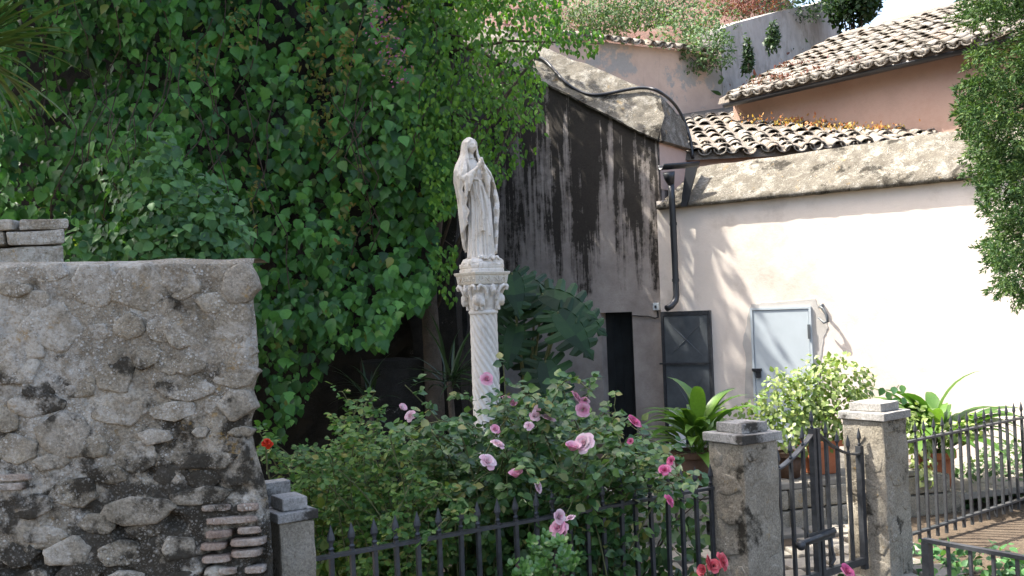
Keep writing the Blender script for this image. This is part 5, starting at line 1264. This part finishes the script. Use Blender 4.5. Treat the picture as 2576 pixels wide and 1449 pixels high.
# jade plant in front of the fence
jd = thing('jade_plant', 'fleshy green succulent bush before the fence under the roses', 'succulent', P(1360, 1500, 4.9)*np.array([1, 1, 0]))
jb2 = np.array(jd.location); pos, D, Nn, S = [], [], [], []
JT = leaf_tpl(.5, .05, -.1, (0, .3, .62, .88, 1), (0, .45, 1, .8, 0))
for c in sample_poly([(1270, 1400), (1300, 1375), (1330, 1362), (1370, 1345), (1410, 1350), (1435, 1372), (1450, 1410), (1455, 1500), (1265, 1500)], 62):
    p = P(c[0], c[1], rng.uniform(4.85, 5.15)); ax = np.array([rng.normal()*.35, -.5+rng.normal()*.25, .8]); ax /= np.linalg.norm(ax)
    for k in range(11):
        a = k*2.399; e1_ = np.cross(ax, [1, 0, 0]); e1_ /= np.linalg.norm(e1_); e2_ = np.cross(ax, e1_); dd = ax*(.25+.07*(11-k))+(e1_*math.cos(a)+e2_*math.sin(a)); pos.append(p); D.append(dd); Nn.append(ax); S.append(.03+.024*k/11)
pos, D, Nn, S = map(np.array, (pos, D, Nn, S)); leaf_plant(jd, 'leaf', JT, pos, basis(D, Nn), S, LM['jade'], 200, S)
for k in range(6): MB().tube([jb2+np.array([rng.normal()*.04, 0, 0]), jb2+np.array([rng.normal()*.1, 0, .35]), P(1300+k*25, 1420, 5.0)], [.02, .016, .01], 6).part('stem', MT['bark'], jd, True)
# yellow-green low leaves and undergrowth behind the fence
shrub('low_undergrowth', 'light green low growth behind the fence bars under the jasmine', 'undergrowth', [(P(960, 1450, 5.6), (.55, .35, .3)), (P(1180, 1420, 5.9), (.5, .35, .35)), (P(800, 1430, 5.4), (.3, .3, .4))], 1300, (.05, .09), ROUND, m_leaf('undergrowth_leaf', [(.06, .11, .03), (.10, .16, .035), (.16, .20, .05)], .5, .35), 60, 6, .2)
shrub('leafy_seedling', 'young leafy plants behind the fence bars beside the shaded pillar', 'plant', [(P(1600, 1340, 6.6), (.25, .25, .35)), (P(1730, 1280, 6.9), (.22, .2, .3)), (P(1690, 1400, 6.5), (.2, .2, .2))], 330, (.06, .10), OV, LM['rose'], 60, 6, .2, thr=-.6)

# ------------------------------------------------------------------ plants by the white wall
def asp_tpl(n=10, w=.17, bend=1.5):
    V = []; q = []; x = y = 0.
    for i in range(n+1):
        t = i/n; k = max(0, (t-.30)/.70); ww = w*(.09 if k <= 0 else max(.03, math.sin(math.pi*k**.75)**.8 if k < 1 else .03))
        V += [(-ww/2, x, y+.16*ww), (0, x, y), (ww/2, x, y+.16*ww)]; ang = .12-bend*t**1.6; x += math.cos(ang)/n; y += math.sin(ang)/n
    for i in range(n):
        for k in (0, 1): q.append((3*i+k, 3*i+k+1, 3*i+4+k, 3*i+3+k))
    return np.array(V), np.zeros((0, 3), int), np.array(q)
def aspidistra(label, c, n, L, mat, seed, az=None):
    return rosette('aspidistra', label, 'plant', c, n, L, asp_tpl(), mat, (.35, 1.4), 'leaf', None, 'strap-leaved pot plants', az, seed)
aspidistra('broad strap-leaved plant in the brown pot above the shaded pillar', p3+np.array([.05, 0, .27]), 60, (.5, .78), LM['aspi'], 3)
aspidistra('broad strap-leaved plant in the terracotta pot behind the farther fence', p2+np.array([0, 0, .3]), 60, (.6, 1.0), LM['aspi'], 9)
shrub('variegated_bush', 'pale variegated bush before the metal door, in a terracotta pot', 'bush', [(Q(2090, 990, 8.8), (.36, .32, .36)), (Q(1985, 1010, 8.7), (.26, .25, .3)), (Q(2070, 1060, 8.7), (.3, .3, .22)), (Q(1950, 1040, 8.6), (.2, .2, .18)), (Q(2140, 960, 8.9), (.2, .2, .2)), (Q(2000, 1090, 8.55), (.2, .2, .16)), (Q(1860, 1040, 8.5), (.16, .16, .1))], 2900, (.035, .06), OV, LM['ficus'], 200, 14, .6, 5, base=p1+np.array([0, 0, .27]), thr=-.25)
sp = thing('climbing_sprig', 'thin sprig with few dark leaves rising behind the sunlit pillar', 'sprig', P(2240, 1040, 8.9)); m = MB(); pts = [P(2236, 1060, 8.9), P(2238, 1020, 8.9), P(2246, 990, 8.9), P(2262, 968, 8.9)]; m.tube(pts, .004, 5); m.part('stem', MT['twig'], sp, True)
mel = leaves_mesh('leaf', OV, np.zeros((1, 3)), np.eye(3)[None], np.ones(1), LM['bush'])
for (u, v) in ((2222, 975), (2250, 972), (2268, 968), (2238, 1000), (2256, 1000), (2275, 1000), (2216, 1005), (2232, 985)):
    B = orient(1, OUT, .9, .5)[0]; mm = Matrix.Identity(4); p = P(u, v, 8.9)-np.array(sp.location)
    for r_ in range(3):
        for c_ in range(3): mm[r_][c_] = B[r_][c_]*.085
        mm[r_][3] = p[r_]
    o = bpy.data.objects.new('leaf', mel); COL.objects.link(o); o.parent = sp; o.matrix_local = mm
shrub('ground_ivy', 'low leafy plants on the bank behind the farther fence', 'plant', [(P(2470, 1230, 9.6), (.5, .4, .22)), (P(2560, 1200, 9.9), (.45, .4, .35)), (P(2400, 1290, 9.2), (.25, .3, .12))], 1500, (.04, .075), OV, LM['weed'], 80, 6, .2)
shrub('pot_trailer', 'small variegated plant filling the gap between sunlit pillar and farther fence', 'plant', [(P(2310, 1080, 8.8), (.12, .15, .22)), (P(2320, 1180, 8.7), (.1, .12, .2)), (P(2400, 1080, 8.9), (.3, .15, .1))], 420, (.04, .07), OV, LM['ficus'], 60, 4, .5, base=p2+np.array([-.1, -.1, .3]))

shrub('ground_ivy', 'low dark leafy plants in the lower right corner behind the low railing', 'plant', [(P(2500, 1440, 6.6), (.4, .3, .12)), (P(2420, 1440, 6.9), (.3, .3, .1)), (P(2350, 1400, 7.3), (.25, .3, .1)), (P(2560, 1420, 6.8), (.3, .3, .15))], 900, (.04, .075), OV, LM['bush'], 60, 6, .2)
# ------------------------------------------------------------------ juniper branches at the right edge
jn = thing('juniper', 'juniper with drooping sunlit sprays along the right edge', 'juniper', (3.75, 5.9, 0))
JP = [(2440, -500), (2900, -500), (2900, 760), (2580, 770), (2530, 720), (2500, 640), (2490, 590), (2520, 540), (2490, 490), (2450, 440), (2470, 400), (2440, 350), (2430, 290), (2435, 230), (2455, 180), (2460, 130), (2520, 80), (2500, 60), (2430, 40)]
pos, D = [], []
for c in sample_poly(JP, 3000):
    d = rng.uniform(5.3, 6.5); p = P(c[0], c[1], d)
    if vnoise(p[None], 2.2, 19, 2)[0] < -.30: continue
    ax = np.array([-.55, -.25, -.25])+rng.normal(size=3)*.45; ax /= np.linalg.norm(ax)
    for k in range(60):
        t = rng.random(); pos.append(p+ax*t*.14+rng.normal(size=3)*.024*(1.15-t)); D.append(ax*1.0+rand_unit(1)[0]*.8)
pos, D = np.array(pos), np.array(D); N = len(pos)
part('foliage', leaves_mesh('foliage', TINY, pos, basis(D, rand_unit(N)+np.array([-.3, -.3, .5])), .02+.022*rng.random(N), LM['juniper']), jn)['kind'] = 'stuff'
b = np.array(jn.location); MB().tube([b, b+np.array([.0, .05, 2]), b+np.array([-.1, 0, 4]), b+np.array([-.1, 0, 6])], [.16, .13, .09, .04], 10).part('trunk', MT['bark'], jn, True)
for (u, v) in ((2480, 300), (2500, 100), (2530, 600), (2480, 420), (2550, 700), (2470, 200)):
    e = P(u, v, 5.9); MB().tube([b+np.array([-.05, 0, e[2]+.3]), (b+np.array([0, 0, e[2]+.3]))*.5+e*.5, e], [.03, .02, .006], 6).part('branch', MT['bark'], jn, True)

# ------------------------------------------------------------------ hill with red earth behind, and what grows on it
def hill():
    nx, ny = 110, 60; X, Y = np.meshgrid(np.linspace(-14, 22, nx), np.linspace(18.6, 44, ny)); p = np.stack([X.ravel(), Y.ravel(), np.zeros(X.size)], 1)
    lift = np.clip((p[:, 1]-19.2-.35*np.clip(p[:, 0], 0, 8))/14, 0, 1)
    p[:, 2] = 5.9+9*lift**.8+.5*vnoise(p, .35, 4, 4)-np.clip((p[:, 0]-8)/4, 0, 1)*7-np.clip(-(p[:, 0]+4)/6, 0, 1)*1.0
    p[:, 2] = np.where(p[:, 1] < 19.0, p[:, 2]-1.5, p[:, 2])
    i = (np.arange(ny-1)[:, None]*nx+np.arange(nx-1)[None]).ravel(); return mesh_fast('hill', p, [np.stack([i, i+1, i+nx+1, i+nx], 1)], MT['redearth']), p
hm, hp_ = hill(); hl2 = link('hill', hm); tag(hl2, kind='structure')
def hz(x, y):
    k = np.argmin((hp_[:, 0]-x)**2+(hp_[:, 1]-y)**2); return hp_[k, 2]
k = rng.random(len(hp_)) < 1; N = 16000; ii = rng.integers(0, len(hp_), N); pos = hp_[ii]+rng.normal(size=(N, 3))*np.array([.25, .25, .12])+np.array([0, 0, .12]); kp = vnoise(pos, .8, 6, 3) > -.05; pos = pos[kp]; N = len(pos)
o = link('hill_ground_cover', leaves_mesh('hill_ground_cover', NARROW, pos, basis(rand_unit(N)+np.array([0, 0, .8]), rand_unit(N)+np.array([0, -.8, .4])), .1+.15*rng.random(N), [LM['weed']])); tag(o, 'dry green weeds scattered over the red hillside', 'weeds', kind='stuff')
o = link('red_weeds', leaves_mesh('red_weeds', NARROW, pos[::2]+np.array([.2, 0, 0]), basis(rand_unit(N)[::2]+np.array([0, 0, .8]), rand_unit(N)[::2]+np.array([0, -.8, .4])), (.08+.1*rng.random(N))[::2], [LM['redweed']])); tag(o, 'reddish low weeds on the hillside above the peeling wall', 'weeds', kind='stuff')
for i, (u, v, d, r, mk_, lab) in enumerate([(1780, 110, 18.4, (.45, .4, .5), 'weed', 'grey green shrub spilling over the peeling wall corner'), (1750, 50, 19.5, (.8, .6, .6), 'weed', 'grey green shrub on the hillside behind the peeling wall'), (1560, 20, 21, (1.0, .7, .5), 'weed', 'loose hillside shrub above the row of curved tiles'), (1480, 30, 20.5, (.7, .6, .5), 'weed', 'low hillside shrub just past the hackberry tips'), (1650, 10, 22, (.9, .7, .5), 'darktree', 'dark hillside shrub at the top edge above the tiles'), (1980, -20, 23, (1.2, 1.0, .7), 'darktree', 'dark shrub above the top of the grey wall'), (1870, -10, 22, (.9, .8, .45), 'redweed', 'reddish shrub above the grey wall'), (1945, 90, 18.9, (.10, .10, .26), 'darktree', 'tuft of weeds growing high on the grey wall'), (1880, 140, 18.3, (.08, .08, .3), 'darktree', 'narrow weed growing low on the grey wall')]):
    c = P(u, v, d); shrub('hill_shrub', lab, 'shrub', [(c, r), (c+np.array([r[0]*.5, 0, -r[2]*.3]), tuple(x*.7 for x in r)), (c+np.array([-r[0]*.5, .1, -r[2]*.4]), tuple(x*.7 for x in r))], int(500+1500*r[0]), (.05, .1), NARROW, LM[mk_], 0, 5, -.2, 2.5, 'shrubs on the hillside', base=(c[0], c[1], c[2]-r[2]), thr=-.3)
def big_tree(name, label, c, r, n, size, mat, trunk, thr=-.2, clump=.9, tr_r=.2, extra=()):
    t = thing(name, label, 'tree', (c[0], c[1], 0)); P_ = []
    for cc, rr in [(c, r)]+list(extra):
        d = rand_unit(n); p = np.array(cc)+d*np.array(rr)*(rng.random(n)**.4)[:, None]*(1+.25*vnoise(d, 2, 3, 2))[:, None]; P_.append(p)
    pos = np.vstack(P_); pos = pos[vnoise(pos, clump, 8, 3) > thr]; N = len(pos)
    part('crown', leaves_mesh('crown', OV, pos, basis(rand_unit(N)+np.array([0, 0, -.4]), rand_unit(N)*.6+np.array([0, -.2, .7])), size*(.7+.6*rng.random(N)), mat), t)['kind'] = 'stuff'
    b = np.array([c[0], c[1], trunk[2]]); MB().tube([(trunk[0], trunk[1], trunk[2]), (np.array(trunk)+np.array(c))/2, tuple(c)], [tr_r, tr_r*.75, tr_r*.3], 10).part('trunk', MT['bark'], t, True)
    for k in range(7):
        e = np.array(c)+rand_unit(1)[0]*np.array(r)*.8; MB().tube([(np.array(trunk)*.4+np.array(c)*.6), np.array(c)*.5+e*.5, e], [tr_r*.4, tr_r*.25, .02], 6).part('limb', MT['bark'], t, True)
    return t
c = P(2145, -15, 24); big_tree('dark_tree', 'dark tree behind the grey wall at the top edge of the sky', c, (.72, .8, .85), 4200, .11, LM['darktree'], (c[0], c[1], 2), -.4, 2, .06)
c = P(1900, -230, 27); big_tree('hillside_tree', 'broad dark tree crowning the hill behind the grey wall', c, (3.0, 1.5, 2.0), 5000, .16, LM['darktree'], (c[0], c[1], 4), -.35, 1)
big_tree('added_rear_tree', 'tree added behind the hackberry to shade the streaked wing', (-1.35, 14.1, 6.7), (1.5, 1.2, 1.6), 4500, .11, LM['small'], (-1.3, 14.0, 0), -.12, 1.6, .12)  # mostly hidden tree, added to throw dappled shade on the streaked wall
# unseen tree left of the view, crown shaped to shade the garden
big_tree('unseen_shade_tree', 'large unseen tree shaped to shade the near garden beside the rubble wall', (-5.4, 6.3, 8.4), (2.5, 4.4, 2.3), 9000, .22, LM['darktree'], (-5.8, 6.0, 0), -.42, .7, .3,
         extra=[((-5.6, 1.2, 7.6), (2.6, 3.0, 2.2)), ((-5.3, 10.6, 8.6), (2.3, 2.6, 2.0))])
# weeds on roofs
def weeds(name, label, pts, n, spread, size, mat, up=.9):
    pos = np.vstack([np.array(p)+rng.normal(size=(n, 3))*np.array(spread) for p in pts]); N = len(pos)
    o = link(name, leaves_mesh(name, NARROW, pos, basis(rand_unit(N)*.7+np.array([0, 0, up]), rand_unit(N)+np.array([-.3, -.8, .3])), size*(.6+.8*rng.random(N)), mat)); return tag(o, label, 'weeds', kind='stuff')
weeds('orange_roof_weeds', 'orange and yellow weeds along the junction of low roof and pink house', [FH.w(x, .22, FH.hit(u, v, .22)[2]+.0) for u, v, x in [(u, v, FH.hit(u, v, .22)[0]) for u, v in [(2060, 318), (2090, 325), (2120, 328), (2150, 332), (2180, 336), (2210, 338), (2235, 336), (2000, 310)]]], 90, (.09, .09, .055), .05, LM['orangeweed'])
weeds('red_roof_weeds', 'small reddish weeds rooted among the tiles of the upper roof', [hr(x, y, .12) for x, y in [(.5, .3), (.9, .5), (.4, .9), (1.6, .3), (2.3, .25), (.8, 1.5), (1.1, .2), (.3, 1.7)]], 45, (.12, .12, .03), .05, LM['redweed'])
lrp = [ml @ Vector((x, y, .12)) for x, y in [(1.6, 1.9), (1.9, 1.4), (2.3, 1.0), (2.8, .8), (1.2, 2.3)]]
weeds('low_roof_weeds', 'sparse weeds among the tiles of the low roof', [tuple(p) for p in lrp], 40, (.14, .14, .03), .05, LM['orangeweed'])
